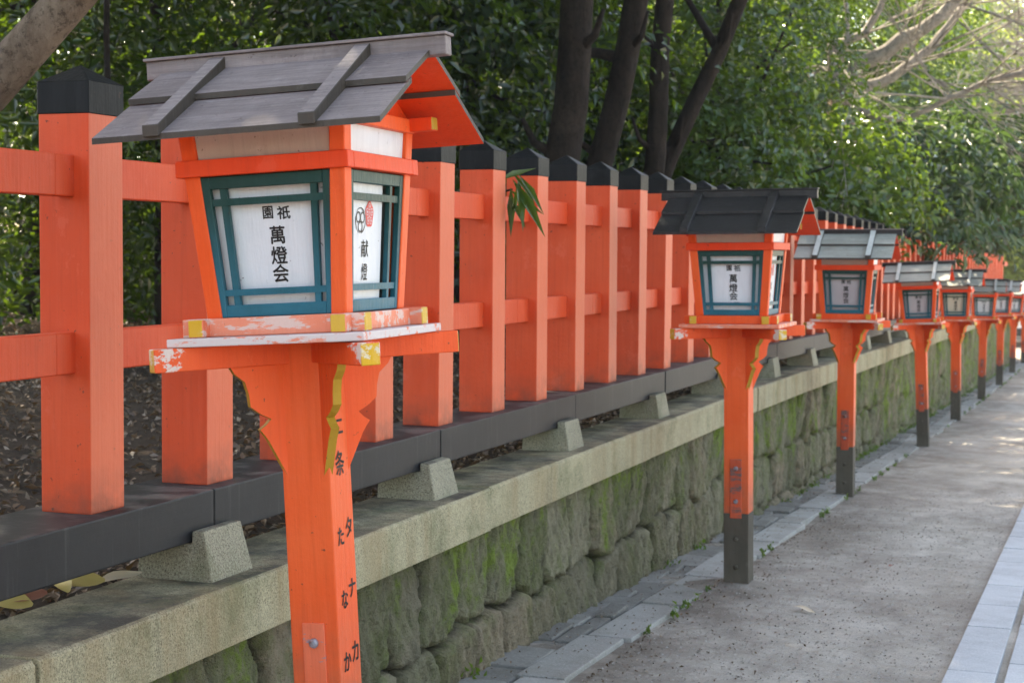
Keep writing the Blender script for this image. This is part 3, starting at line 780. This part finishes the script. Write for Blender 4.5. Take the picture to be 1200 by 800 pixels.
# the extra stroke on the second lantern's sheet, and the marks down its post
win2 = [c for c in lanterns[1].children if c.name.split('.')[0] == 'window'][0]
mb = MB(); put_text(mb, '一', .026, lambda u, v_: fp(0, .020 + u, 1.362 + v_, -.0300, False), bold=.001)
mb.build('lettering', win2)

# ------------------------------------------------------------------ vegetation
def leaf_mesh(name, P, Nn, D, size, wid, mat, fold=.18, mesh_only=True):
    """many small folded leaves: P centres, Nn normals, D directions"""
    n = len(P); Nn = Nn / np.linalg.norm(Nn, axis=1, keepdims=True)
    D = D - Nn * np.sum(D * Nn, 1, keepdims=True); D /= np.linalg.norm(D, axis=1, keepdims=True) + 1e-9
    Sd = np.cross(Nn, D); L = size[:, None]; W = (size * wid)[:, None]
    V = np.empty((n, 4, 3)); V[:, 0] = P - D * L * .5; V[:, 2] = P + D * L * .5 - Nn * L * .08
    V[:, 1] = P + Sd * W * .5 + Nn * L * fold - D * L * .05; V[:, 3] = P - Sd * W * .5 + Nn * L * fold - D * L * .05
    b = np.arange(n)[:, None] * 4
    T = np.concatenate([b + np.array([[0, 1, 2]]), b + np.array([[0, 2, 3]])], 1).reshape(-1, 3)
    me = bpy.data.meshes.new(name)
    me.vertices.add(n * 4); me.vertices.foreach_set('co', V.reshape(-1).astype(np.float32))
    me.loops.add(n * 6); me.loops.foreach_set('vertex_index', T.reshape(-1).astype(np.int32))
    me.polygons.add(n * 2); me.polygons.foreach_set('loop_start', np.arange(0, n * 6, 3, dtype=np.int32))
    me.polygons.foreach_set('loop_total', np.full(n * 2, 3, dtype=np.int32))
    me.materials.append(MATS[mat]); me.update(calc_edges=True); me.validate(); return me
def rdir(n):
    v = RNG.standard_normal((n, 3)); return v / np.linalg.norm(v, axis=1, keepdims=True)
def crown_mesh(name, mat, rad, clumps, per, size, shell=.55, up=.8, spray=.34, wid=.48, droop=0, flat=.55):
    """clumps of leaves scattered through an ellipsoid, thicker towards its outside"""
    rad = np.array(rad)
    c = rdir(clumps) * (RNG.random((clumps, 1)) ** (1 / 3) * (1 - shell) + shell) * rad
    c += RNG.standard_normal(c.shape) * .10 * rad
    cs = RNG.uniform(.55, 1.35, clumps) * spray
    out = c / (np.linalg.norm(c / rad, axis=1, keepdims=True) * rad + 1e-6)
    tilt = out * .7 + np.array([0, 0, up]) + RNG.standard_normal(c.shape) * .28
    tilt /= np.linalg.norm(tilt, axis=1, keepdims=True)
    k = np.repeat(np.arange(clumps), per); n = len(k)
    off = RNG.standard_normal((n, 3)) * cs[k][:, None] * .6
    off -= tilt[k] * np.sum(off * tilt[k], 1, keepdims=True) * (1 - flat)
    P = c[k] + off
    Nn = tilt[k] + RNG.standard_normal((n, 3)) * .42
    D = off / (np.linalg.norm(off, axis=1, keepdims=True) + 1e-6) + RNG.standard_normal((n, 3)) * .35 + np.array([0, 0, -droop])
    sz = RNG.uniform(.7, 1.25, n) * size
    return leaf_mesh(name, P, Nn, D, sz, wid, mat)
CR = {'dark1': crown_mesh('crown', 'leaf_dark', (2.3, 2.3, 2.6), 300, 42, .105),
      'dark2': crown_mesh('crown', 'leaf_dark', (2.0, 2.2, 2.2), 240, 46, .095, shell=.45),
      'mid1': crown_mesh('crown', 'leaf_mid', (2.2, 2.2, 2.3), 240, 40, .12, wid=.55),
      'gloss1': crown_mesh('crown', 'leaf_gloss', (1.7, 1.7, 1.1), 150, 42, .17, shell=.35, wid=.38, droop=.5, spray=.38),
      'lime1': crown_mesh('crown', 'leaf_lime', (2.2, 2.2, 1.9), 170, 36, .14, wid=.55),
      'bough_mid': crown_mesh('crown', 'leaf_mid', (1.1, 1.1, .95), 130, 34, .125, shell=.3, spray=.26, wid=.5),
      'bough_gloss': crown_mesh('crown', 'leaf_gloss', (1.4, 1.4, .95), 130, 40, .17, shell=.3, spray=.30, wid=.36, droop=.6),
      'high': crown_mesh('crown', 'leaf_dark', (3.0, 3.0, 1.9), 260, 36, .15, shell=.3, spray=.5),
      'shade_canopy': crown_mesh('crown', 'leaf_dark', (3.0, 3.0, 1.3), 430, 34, .17, shell=.15, spray=.5, wid=.6),
      'far': crown_mesh('crown', 'leaf_lime', (3.2, 3.2, 3.6), 240, 36, .22, spray=.55)}
def trunk_mb(mb, base, top, r0, r1, mat, n=9, seg=9, wob=.08, bend=.1):
    base, top = Vector(base), Vector(top); pts = []; rad = []
    ph = random.uniform(0, 6)
    for i in range(seg + 1):
        t = i / seg; p = base.lerp(top, t) + Vector((math.sin(t * 5 + ph), math.cos(t * 4 + ph), 0)) * bend * t * (1.2 - t)
        pts.append(p); rad.append((r0 * (1 - t) + r1 * t) * (1 + .35 * max(0, .12 - t) / .12))
    mb.tube(pts, rad, mat, n, wob); return pts
def tree(name, base, h_base, crown, ccen, cscale, label, cat='tree', group=None, tr=.12, mat='bark_dark', top=None, yaw=None, limbs=5, trmesh=None):
    """an evergreen: base point, tapered trunk with limbs, crown mesh shared between trees"""
    base = Vector(base); root = empty(name, base); tag(root, label, cat, group)
    cc = Vector(ccen) - base; mb = MB()
    tp = Vector(top) - base if top else cc + Vector((0, 0, cscale * 1.0))
    pts = trunk_mb(mb, (0, 0, -.2), tp, tr, tr * .35, mat, bend=.12)
    for k in range(limbs):
        a = random.uniform(0, 6.28); s_ = pts[random.randint(4, 8)]; e = cc + Vector((math.cos(a) * 1.5, math.sin(a) * 1.5, random.uniform(-.4, 1.1))) * cscale
        m_ = s_.lerp(e, .5) + Vector((0, 0, random.uniform(-.15, .2)))
        mb.tube([s_, m_, e], [tr * .36, tr * .24, tr * .08], mat, 6)
    mb.build('trunk', root, smooth=True)
    if crown:
        c = bpy.data.objects.new('crown', CR[crown]); COL.objects.link(c); c.parent = root; c.location = cc
        c.scale = (cscale,) * 3; c.rotation_euler = (0, 0, random.uniform(0, 6.28) if yaw is None else yaw)
    return root
def pos(px, Y):
    p = at_y(px, 297, Y); return p.x, p.y
def z_at(py, px, Y): return at_y(px, py, Y).z

G1 = 'evergreen trees of the wood behind the fence'
wood = [  # px, Y, crown, centre z, scale, label
    (-70, 10.5, 'dark1', 3.2, 1.0, 'dark evergreen at the left edge, behind the pale leaning trunk'),
    (60, 13.5, 'dark2', 2.9, 1.15, 'dark small-leaved evergreen right behind the nearest fence post'),
    (175, 11.6, 'dark1', 3.6, .95, 'evergreen whose leaves show between the nearest post cap and the lantern roof'),
    (285, 15, 'dark1', 3.3, 1.2, 'broad dark evergreen rising above the nearest lantern roof, left half'),
    (400, 12.8, 'dark2', 3.4, 1.1, 'broad dark evergreen rising above the nearest lantern roof, right half'),
    (495, 15.5, 'gloss1', 3.0, 1.15, 'glossy bluish evergreen right of the nearest lantern roof'),
    (548, 15.8, 'dark1', 3.4, .72, 'glossy evergreen left of the thickest dark trunk'),
    (640, 19, 'dark2', 3.4, 1.15, 'dark evergreen seen between the nearest lantern and the thick trunk'),
    (700, 17.5, 'mid1', 3.6, 1.1, 'light green tree showing between the two thickest trunks'),
    (765, 22, 'mid1', 3.3, 1.0, 'light green tree behind the pair of slanting trunks'),
    (838, 17, 'dark2', 3.5, .62, 'dark leafy tree right of the slanting trunks'),
    (872, 26, 'mid1', 3.9, .95, 'tall green tree above the second nearest lantern'),
    (955, 27, 'dark2', 4.0, 1.2, 'dark green tree above the third nearest lantern'),
]
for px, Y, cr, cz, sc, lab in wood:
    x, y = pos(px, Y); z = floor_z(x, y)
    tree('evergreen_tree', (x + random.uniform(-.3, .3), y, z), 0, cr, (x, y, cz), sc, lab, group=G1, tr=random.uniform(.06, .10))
# second rank, deeper in the wood
rank = [(-40, 19, 'dark1', 4.0, 1.5), (120, 20, 'lime1', 3.6, 1.2), (230, 23, 'dark1', 4.4, 1.6), (350, 22, 'mid1', 3.8, 1.4), (470, 24, 'dark1', 4.6, 1.6),  # the lime crown's brighter leaf colour stands in for backlit foliage
        (590, 27, 'dark1', 4.6, 1.7), (680, 28, 'mid1', 4.8, 1.6), (760, 27, 'dark1', 4.6, 1.5), (840, 30, 'mid1', 4.8, 1.7), (930, 35, 'mid1', 4.6, 1.6), (1000, 42, 'dark1', 4.6, 1.6)]
rl = ['at the far left of the wood, deep in its shade', 'behind the nearest fence post and thin bare stem', 'deep behind the left end of the nearest lantern roof',
      'deep behind the middle of the nearest lantern roof', 'deep behind the right end of the nearest lantern roof', 'deep in the wood left of the thickest trunk', 'deep in the wood just right of the thickest trunk',
      'deep in the wood behind the second thick trunk', 'deep in the wood behind the slanting trunks', 'far above the second nearest lantern', 'far above the third nearest lantern']
for (px, Y, cr, cz, sc), l_ in zip(rank, rl):
    x, y = pos(px, Y); tree('evergreen_tree', (x, y, floor_z(x, y)), 0, cr, (x, y, cz), sc, 'evergreen ' + l_, group=G1, tr=.13)
# undergrowth shrubs seen through the fence
sh = [(20, 15, 'left of the nearest fence post'), (165, 16, 'seen between the two nearest fence posts'), (290, 15, 'behind the nearest lantern post, left'), (440, 17, 'seen under the nearest lantern tray, right'), (560, 19, 'behind the fifth fence post')]
for px, Y, l_ in sh:
    x, y = pos(px, Y); z = floor_z(x, y)
    tree('shrub', (x, y, z), 0, 'dark2', (x, y, z + .75), .52, 'low dark shrub ' + l_, 'shrub', 'low shrubs under the trees', tr=.03)

# thick dark trunks with their high crowns
def tall(pxb, pxt, Y, r, label, ht=9.5, fork=None):
    b = at_y(pxb, 195, Y); t0 = at_y(pxt, 0, Y); zb = floor_z(b.x, b.y)
    d = (t0 - b) / (t0.z - b.z); base = b + d * (zb - b.z); base.z = zb
    root = empty('tall_tree', base); tag(root, label, 'tree', 'tall dark-trunked trees behind the fence')
    mb = MB(); P = []; Rr = []
    top = t0 + d * .55 * (ht - t0.z); top.z = ht
    for k in range(15):
        t_ = k / 14
        if t_ < .5: p = (base - base).lerp(b - base, t_ / .5 * 1.0) if False else Vector((0, 0, 0)).lerp(t0 - base, t_ / .5)
        else: p = (t0 - base).lerp(top - base, (t_ - .5) / .5)
        p = p + Vector((math.sin(k * 1.1 + pxb) * .035, math.cos(k * .9) * .03, 0)); P.append(p); Rr.append(r * (1.22 - .5 * t_ + .3 * max(0, .12 - t_)))
    mb.tube(P, Rr, 'bark_dark', 14, .045)
    if fork:
        f0 = P[6]; f1 = at_y(fork[0], fork[1], Y) - base
        mb.tube([f0, f0.lerp(f1, .5) + Vector((.02, 0, -.03)), f1, f1 + (f1 - f0) * 1.3], [r * .62, r * .5, r * .42, r * .3], 'bark_dark', 10, .05)
    # broken stubs
    for q in (4, 6):
        a = random.uniform(-1, 1); s_ = P[q]; mb.tube([s_, s_ + Vector((math.copysign(r * 1.5, a), -.1, .12)), s_ + Vector((math.copysign(r * 2.1, a), -.15, .3))], [r * .4, r * .25, r * .12], 'bark_dark', 7, .1)
    for a in range(5):
        an = a * 1.26; e = top - base + Vector((math.cos(an) * 2.2, math.sin(an) * 2.2, .3)); mb.tube([P[11], P[11].lerp(e, .55) + Vector((0, 0, .4)), e], [r * .5, r * .3, r * .08], 'bark_dark', 7)
    mb.build('trunk', root, smooth=True)
    c = bpy.data.objects.new('crown', CR['high']); COL.objects.link(c); c.parent = root; c.location = top - base; c.rotation_euler = (0, 0, pxb)
    c.scale = (1.1, 1.1, 1.0); c.location.x -= 1.3
tall(656, 678, 12.0, .128, 'thickest dark trunk, rising behind the seventh fence post')
tall(700, 748, 12.6, .098, 'second thick dark trunk, forking near the top of the picture', fork=(700, 62))
tall(764, 782, 13.6, .080, 'upright dark trunk of the close pair above the dark-roofed lantern')
tall(786, 862, 13.9, .068, 'slanting dark trunk of the close pair above the dark-roofed lantern', fork=(812, 10))
for k, (x, y, z, s_, l_) in enumerate(((-7.6, 5.6, 6.6, 1.25, 'nearer'), (-9.3, 10.2, 7.2, 1.35, 'farther'), (-9.2, 16.6, 9.4, 1.3, 'farthest'))):  # unseen trees added to keep direct sun off lanterns and path
    tree('shade_tree', (x, y, floor_z(x, y)), 0, 'shade_canopy', (x + 3.0, y + .1, z), s_, l_ + ' unseen spreading tree, added so that its crown shades the lanterns from above', tr=.2, limbs=7)
# thin stem and pale leaning trunk at the top left
b = at_y(125, 80, 9.0); mb = MB(); root = empty('thin_tree', (b.x, b.y, floor_z(b.x, b.y))); tag(root, 'thin bare brown stem rising behind the nearest fence post', 'tree')
mb.tube([Vector((0, 0, -.1)), Vector((.02, 0, 1.2)), b - root.location + Vector((0, 0, .2)), b - root.location + Vector((.03, 0, 2.6))], [.026, .023, .020, .014], 'bark_dark', 8, .06); mb.build('trunk', root, smooth=True)
p0, p1 = at_y(-14, 106, 5.2), at_y(84, -4, 5.2); d = p1 - p0
base = p0 - d * 3.2; base.z = floor_z(base.x, base.y); root = empty('leaning_tree', base); tag(root, 'pale brown leaning trunk crossing the top left corner', 'tree')
mb = MB(); P = [Vector((0, 0, -.2)), Vector((.02, 0, .45)), (p0 - base).lerp(Vector((0, 0, .5)), .45), p0 - base, (p0 + p1) / 2 - base + Vector((0, 0, -.006)), p1 - base, p1 + d * 1.2 - base, p1 + d * 3 - base + Vector((.1, 0, .5))]
mb.tube(P, [.15, .11, .098, .084, .081, .078, .07, .06], 'bark_tan', 18, .03); mb.build('trunk', root, smooth=True)
c = bpy.data.objects.new('crown', CR['high']); COL.objects.link(c); c.parent = root; c.location = p1 + d * 9 - base + Vector((0, 0, 4.6)); c.scale = (.8, .8, .7)

# the large tree with bare grey limbs reaching over the path
def limb(mb, pts, r0, r1, Y, base, mat='bark_grey', n=9, dy=0.):
    r0 *= .62; r1 *= .62
    P = [at_y(x, y_, Y + dy * i) - base for i, (x, y_) in enumerate(pts)]
    k = len(P); Q = []; Rr = []
    for i in range(k - 1):
        for t_ in (0, .5): Q.append(P[i].lerp(P[i + 1], t_) + Vector((random.uniform(-.02, .02), 0, random.uniform(-.02, .02)))); Rr.append(r0 + (r1 - r0) * (i + t_) / (k - 1))
    Q.append(P[-1]); Rr.append(r1); mb.tube(Q, Rr, mat, n, .06); return Q
Yb = 20; b = at_y(985, 330, Yb); base = Vector((b.x, Yb, floor_z(b.x, Yb))); root = empty('bare_limbed_tree', base)
tag(root, 'large grey tree whose bare limbs reach over the path at top right', 'tree'); mb = MB()
limb(mb, [(1000, 420), (996, 330), (992, 250), (988, 180), (984, 112)], .42, .24, Yb, base, 'bark_tan', 12)
limb(mb, [(988, 112), (1004, 78), (1040, 58), (1075, 38), (1104, 18), (1122, -6), (1150, -50)], .17, .10, Yb, base)
limb(mb, [(994, 106), (1030, 98), (1060, 80), (1090, 58), (1112, 30), (1130, 5)], .12, .07, Yb, base, dy=.1)
limb(mb, [(984, 112), (976, 84), (973, 56), (990, 48), (1012, 40), (1030, 12), (1042, -14)], .11, .06, Yb, base)
limb(mb, [(978, 96), (960, 78), (942, 98)], .05, .03, Yb, base)
limb(mb, [(975, 80), (985, 70), (994, 36), (990, -8)], .07, .04, Yb, base)
limb(mb, [(1064, 138), (1110, 116), (1150, 98), (1202, 84), (1250, 70)], .05, .07, Yb, base)
limb(mb, [(990, 120), (1030, 140), (1064, 138)], .08, .05, Yb, base)
mb.build('trunk', root, smooth=True)
mb = MB()
def twigs(mb, p, d, r, depth, mat):
    L = random.uniform(.35, .8) * (1 + depth * .45); d = (d + Vector((random.uniform(-.5, .5), random.uniform(-.5, .5), random.uniform(-.3, .35)))).normalized()
    m_ = p + d * L * .5 + Vector((0, 0, random.uniform(-.05, .05))); e = p + d * L
    mb.tube([p, m_, e], [r, r * .82, r * .6], mat, 4)
    if depth > 0:
        for _ in range(3): twigs(mb, p.lerp(e, random.uniform(.4, 1)), d, r * .6, depth - 1, mat)
for (x, y_), n_ in (((1040, 58), 4), ((1075, 38), 5), ((1104, 18), 5), ((1090, 58), 6), ((1060, 80), 5), ((1110, 116), 6), ((1150, 98), 7), ((1190, 86), 7), ((1012, 40), 4), ((975, 60), 4), ((1130, 5), 5), ((1120, 60), 5)):
    p = at_y(x, y_, Yb) - base
    for _ in range((n_ + 1) // 2): twigs(mb, p, Vector((random.uniform(-.2, 1), random.uniform(-.7, .7), random.uniform(-.35, .5))), .014, 3 if _ == 0 else 2, 'bark_grey')
mb.build('twigs', root)
# a second, paler leafless tree further on
b = at_y(1215, 330, 40); base = Vector((b.x + 2, 40, gz(40))); root = empty('leafless_tree', base); tag(root, 'pale leafless tree with fine twigs beyond the bare grey limbs', 'tree'); mb = MB()
trunk_mb(mb, (0, 0, -.1), (-.5, 0, 6), .22, .10, 'bark_grey'); mb.build('trunk', root, smooth=True); mb = MB()
for k in range(26):
    z = random.uniform(3.2, 8.5); twigs(mb, Vector((-.3, 0, min(z, 6))), Vector((random.uniform(-1.6, .2), random.uniform(-.4, .4), random.uniform(-.1, .8))), .040, 4 if k % 2 else 3, 'bark_grey')
mb.build('twigs', root)

# leafy boughs reaching over the fence
def bough(px, py, Y, cr, sc, label, tx=-4.6, name='overhanging_tree'):
    c = at_y(px, py, Y); base = Vector((tx, Y + 1.2, floor_z(tx, Y + 1.2))); root = empty(name, base); tag(root, label, 'tree', 'leafy trees reaching over the fence'); cc = c - base
    mb = MB(); trunk_mb(mb, (0, 0, -.1), Vector((.2, 0, cc.z + .6)), .11, .05, 'bark_dark')
    for k in range(6):
        e = cc + Vector((random.uniform(-1, 1), random.uniform(-1, 1), random.uniform(-.4, .3))) * sc; s_ = Vector((.15, 0, cc.z * random.uniform(.6, .95)))
        mb.tube([s_, s_.lerp(e, .5) + Vector((0, 0, .15)), e], [.045, .03, .01], 'bark_dark', 6)
    mb.build('trunk', root, smooth=True)
    o = bpy.data.objects.new('crown', CR[cr]); COL.objects.link(o); o.parent = root; o.location = cc; o.scale = (sc,) * 3; o.rotation_euler = (0, 0, px)
bough(900, 212, 17.5, 'bough_mid', .95, 'leafy tree with yellow-green foliage just above the dark-roofed lantern')
bough(845, 180, 16.0, 'bough_mid', .75, 'small green tree right behind the slanting trunks', -5.2)
bough(985, 222, 19.0, 'bough_mid', .9, 'bright green tree above the white-battened lantern')
bough(1050, 215, 21.5, 'bough_gloss', 1.0, 'glossy-leaved tree hanging over the fence behind the fourth nearest lantern')
bough(1100, 212, 25.5, 'bough_gloss', 1.12, 'glossy-leaved tree overhanging the farthest stretch of fence')
bough(1140, 250, 31.0, 'bough_gloss', .8, 'drooping leafy tree at the end of the fence', -3.6)
# far sunlit trees closing the view
far = [(930, 62), (1000, 66), (1060, 60), (1115, 68), (1160, 58), (1195, 66), (1235, 60), (1280, 70), (1340, 64)]
fl = ['leftmost', 'second from left', 'third from left', 'fourth from left', 'fifth from left', 'fourth from right', 'third from right', 'second from right', 'rightmost']
for (px, Y), l_ in zip(far, fl):
    x, y = pos(px, Y); s_ = random.uniform(1.0, 1.35)
    tree('broadleaf_tree', (x, y, gz(y)), 0, 'far', (x, y, 3.9 + random.uniform(-.3, .5)), s_, l_ + ' of the sunlit pale green trees closing the far end', group='pale green trees at the far end', tr=.18)
for px, Y, l_ in ((1170, 84, 'lower left'), (1225, 88, 'lower right'), (1100, 90, 'upper left'), (1290, 92, 'upper right')):
    x, y = pos(px, Y); tree('broadleaf_tree', (x, y, gz(y)), 0, 'far', (x, y, 6.5), 2.0, 'very distant hazy green tree, ' + l_ + ' of the last four', group='pale green trees at the far end', tr=.25)

# sprig growing out between two fence posts
root = empty('leafy_sprig', at_y(600, 222, 6.32)); tag(root, 'long-leaved green sprig poking out between two fence posts', 'plant')
rp = root.location; pl_ = [((598, 222), (613, 184)), ((600, 222), (628, 215)), ((604, 220), (642, 231)), ((600, 224), (640, 258)), ((600, 226), (633, 246)), ((598, 228), (616, 268)), ((597, 228), (601, 266)), ((600, 224), (622, 252)), ((598, 224), (607, 258))]
P_, N_, D_, S_ = [], [], [], []
for k, (a, b_) in enumerate(pl_):
    A = at_y(*a, 6.30 - .02 * (k % 3)); B = at_y(*b_, 6.18 - .03 * (k % 4)); P_.append((A + B) / 2 - rp); D_.append(B - A); S_.append((B - A).length); N_.append(Vector((.35, -.5, .8 if k % 2 else .3)))
me = leaf_mesh('leaves', np.array(P_), np.array(N_) + RNG.normal(0, .15, (len(P_), 3)), np.array(D_), np.array(S_), .15, 'leaf_mid', fold=.03)
o = bpy.data.objects.new('leaves', me); COL.objects.link(o); o.parent = root
mb = MB(); mb.tube([at_y(585, 226, 6.5) - rp, Vector((0, 0, 0))], [.005, .004], 'bark_dark', 6); mb.build('stem', root)

# ------------------------------------------------------------------ litter, grit, weeds
def scatter(name, n, xf, yf, zf, size, mat, label, tilt=.35, wid=.6, lift=.006, fold=.12):
    x = xf(n); y = yf(n); z = np.array([zf(a, b_) for a, b_ in zip(x, y)]) + lift
    P = np.stack([x, y, z], -1); N = np.array([0, 0, 1.]) + RNG.standard_normal((n, 3)) * tilt
    me = leaf_mesh(name, P, N, rdir(n), RNG.uniform(.5, 1.4, n) * size, wid, mat, fold)
    o = bpy.data.objects.new(name, me); COL.objects.link(o); tag(o, label, kind='stuff'); return o
scatter('leaf_litter', 70000, lambda n: -2.34 - RNG.random(n) ** 1.5 * 13, lambda n: RNG.uniform(2, 22, n), floor_z, .038, 'leaf_litter', 'brown fallen leaves covering the ground under the trees', .5, .5, .012)
scatter('pebbles', 9000, lambda n: RNG.uniform(-1.75, -.55, n), lambda n: 4.2 + RNG.random(n) ** 1.6 * 9, path_z, .0095, 'grit', 'fine grit and small pebbles on the path', .3, .8, .0015, .16)
scatter('debris', 1100, lambda n: -1.74 + RNG.random(n) ** 3 * .8, lambda n: 4.2 + RNG.random(n) ** 1.8 * 7, path_z, .015, 'leaf_litter', 'crumbled leaf debris along the path edge', .5, .5, .004)
scatter('leaf_debris', 1500, lambda n: -2.13 + RNG.random(n) ** 1.6 * .34, lambda n: RNG.uniform(4.2, 20, n), lambda a, b_: gz(b_) + .018, .013, 'leaf_litter', 'small leaf crumbs on the slabs at the foot of the wall', .4, .5, .004)
def tufts(name, spots, label, size=.035, h=.03):
    P, N, D, Sz = [], [], [], []
    for x, y, z, r, n in spots:
        for _ in range(n):
            P.append((x + RNG.normal(0, r), y + RNG.normal(0, r * 2.2), z + abs(RNG.normal(0, h)))); N.append(RNG.normal(0, 1, 3)); D.append((RNG.normal(0, .5), RNG.normal(0, .5), 1)); Sz.append(RNG.uniform(.5, 1.4) * size)
    me = leaf_mesh(name, np.array(P), np.array(N), np.array(D), np.array(Sz), .45, 'weed')
    o = bpy.data.objects.new(name, me); COL.objects.link(o); tag(o, label, kind='stuff')
sp = []
for y in np.arange(5, 40, .22):
    if RNG.random() < (.28 if y < 12 else .75): sp.append((-2.10, y, gz(y) + .02, .02, int(RNG.uniform(8, 40))))
    if RNG.random() < .3: sp.append((-1.745, y, gz(y) + .008, .008, int(RNG.uniform(8, 26))))
tufts('weeds', sp, 'moss and small weeds along the foot of the wall', .026, .018)
def fallen(px, py, z, L, mat, label, wid=.5, yaw=None, n=3):
    p = at_z(px, py, z); root = empty('fallen_leaf', p); a0 = random.uniform(0, 6.28) if yaw is None else yaw
    mb = MB(); rows = 7; cols = 4; b = 0; vs = []
    for i in range(rows + 1):
        t_ = i / rows; wd = L * wid * .5 * math.sin(math.pi * min(1, t_ * .93 + .035)) ** .8
        for j in range(-cols // 2, cols // 2 + 1):
            s_ = j / (cols / 2); x = (t_ - .5) * L; y = s_ * wd; z_ = .004 + .25 * abs(s_) ** 1.5 * wd + .05 * L * math.sin(t_ * 5)
            mb.v.append((x * math.cos(a0) - y * math.sin(a0), x * math.sin(a0) + y * math.cos(a0), z_))
    c = cols + 1
    for i in range(rows):
        for j in range(cols): mb.f.append((i * c + j, i * c + j + 1, (i + 1) * c + j + 1, (i + 1) * c + j)); mb.m.append(mb.mi(mat))
    o = mb.build('fallen_leaf', smooth=True); bpy.data.objects.remove(root); o.location = p + Vector((0, 0, .012 if z > 0 else 0)); o.rotation_euler = (R(26) if z > 0 else R(4), R(12) if z > 0 else 0, 0); o.scale = (1.3, 1.3, 1.3) if z > 0 else (1.15, 1.15, 1); tag(o, label, 'leaf'); return o
fallen(942, 714, gz(7.3) + .004, .105, 'leaf_pale', 'pale curled dry leaf lying on the path right of the second nearest post', .3, -.5)
fallen(1044, 663, gz(8.6) + .004, .03, 'leaf_redbrown', 'tiny brown leaf alone in the middle of the path', .7)
fallen(92, 688, .479, .10, 'leaf_yellow', 'large pale yellow leaf under the sill beam beside the nearest foot stone', .55, .6)
fallen(74, 692, .479, .055, 'leaf_yellow', 'small yellow leaf left of the large yellow leaf', .6, 2.6)
fallen(140, 683, .479, .09, 'leaf_pale', 'tan leaf between the large yellow leaf and the foot stone', .3, .9)
fallen(10, 712, .479, .09, 'leaf_yellow', 'golden leaf at the left edge of the capstones', .6, .3)
fallen(28, 706, .484, .085, 'leaf_redbrown', 'reddish brown leaf on top of the golden leaf', .6, .8)

# ------------------------------------------------------------------ white van beyond the lanterns
def van(loc, yaw):
    root = empty('parked_van', loc, (0, 0, yaw)); tag(root, 'white van parked beyond the far lanterns, glimpsed between their posts', 'van')
    mb = MB(); hw = .80
    side = [(-1.7, .32), (1.7, .32), (1.72, .75), (1.62, 1.05), (1.25, 1.78), (1.05, 1.88), (-1.55, 1.90), (-1.68, 1.75), (-1.72, .8)]
    mb.prism([(-hw, y, z) for y, z in side], (2 * hw, 0, 0), 'car_white'); mb.build('body', root, bevel=.05, seg=3, smooth=True)
    mb = MB(); mb.box(-.62, .62, -1.735, -1.70, 1.12, 1.68, 'glass_dark'); mb.build('rear_window', root, bevel=.01)
    mb = MB(); mb.box(-.80, .80, -1.79, -1.69, .34, .56, 'rubber'); mb.build('bumper', root, bevel=.03, seg=2)
    for sx in (-1, 1):
        mb = MB(); mb.box(min(sx * .66, sx * .78), max(sx * .66, sx * .78), -1.75, -1.70, .62, .92, 'tail_red'); mb.build('tail_light', root, bevel=.008)
        for k in range(3):
            mb = MB(); y0 = -1.45 + k * .95; mb.box(min(sx * .80, sx * .812), max(sx * .80, sx * .812), y0, y0 + .8, 1.12, 1.62, 'glass_dark'); mb.build('side_window', root, bevel=.005)
        for y in (-1.1, 1.15):
            mb = MB(); P = [Vector((sx * .62, y, .29)), Vector((sx * .64, y, .29)), Vector((sx * .80, y, .29)), Vector((sx * .82, y, .29))]; mb.tube(P, [.24, .29, .29, .24], 'rubber', 20); wl = mb.build('wheel', root, smooth=False)
            mb = MB(); mb.tube([Vector((sx * .815, y, .29)), Vector((sx * .83, y, .29))], [.17, .14], 'steel', 16); mb.build('rim', wl)
p = at_y(1187, 380, 52); van((p.x + .1, 52, gz(52)), R(4))

# ------------------------------------------------------------------ air
if True:
    t = NT('air'); pv_ = t.n('ShaderNodeVolumePrincipled'); pv_.inputs['Color'].default_value = (.93, .95, 1, 1); pv_.inputs['Density'].default_value = .0008; pv_.inputs['Anisotropy'].default_value = .3
    t.l(pv_.outputs[0], t.out.inputs['Volume'])
    mb = MB(); mb.box(-130, 60, -12, 150, -3, 14, 'air'); o = mb.build('haze'); tag(o, 'thin pale air between the trees', kind='stuff')
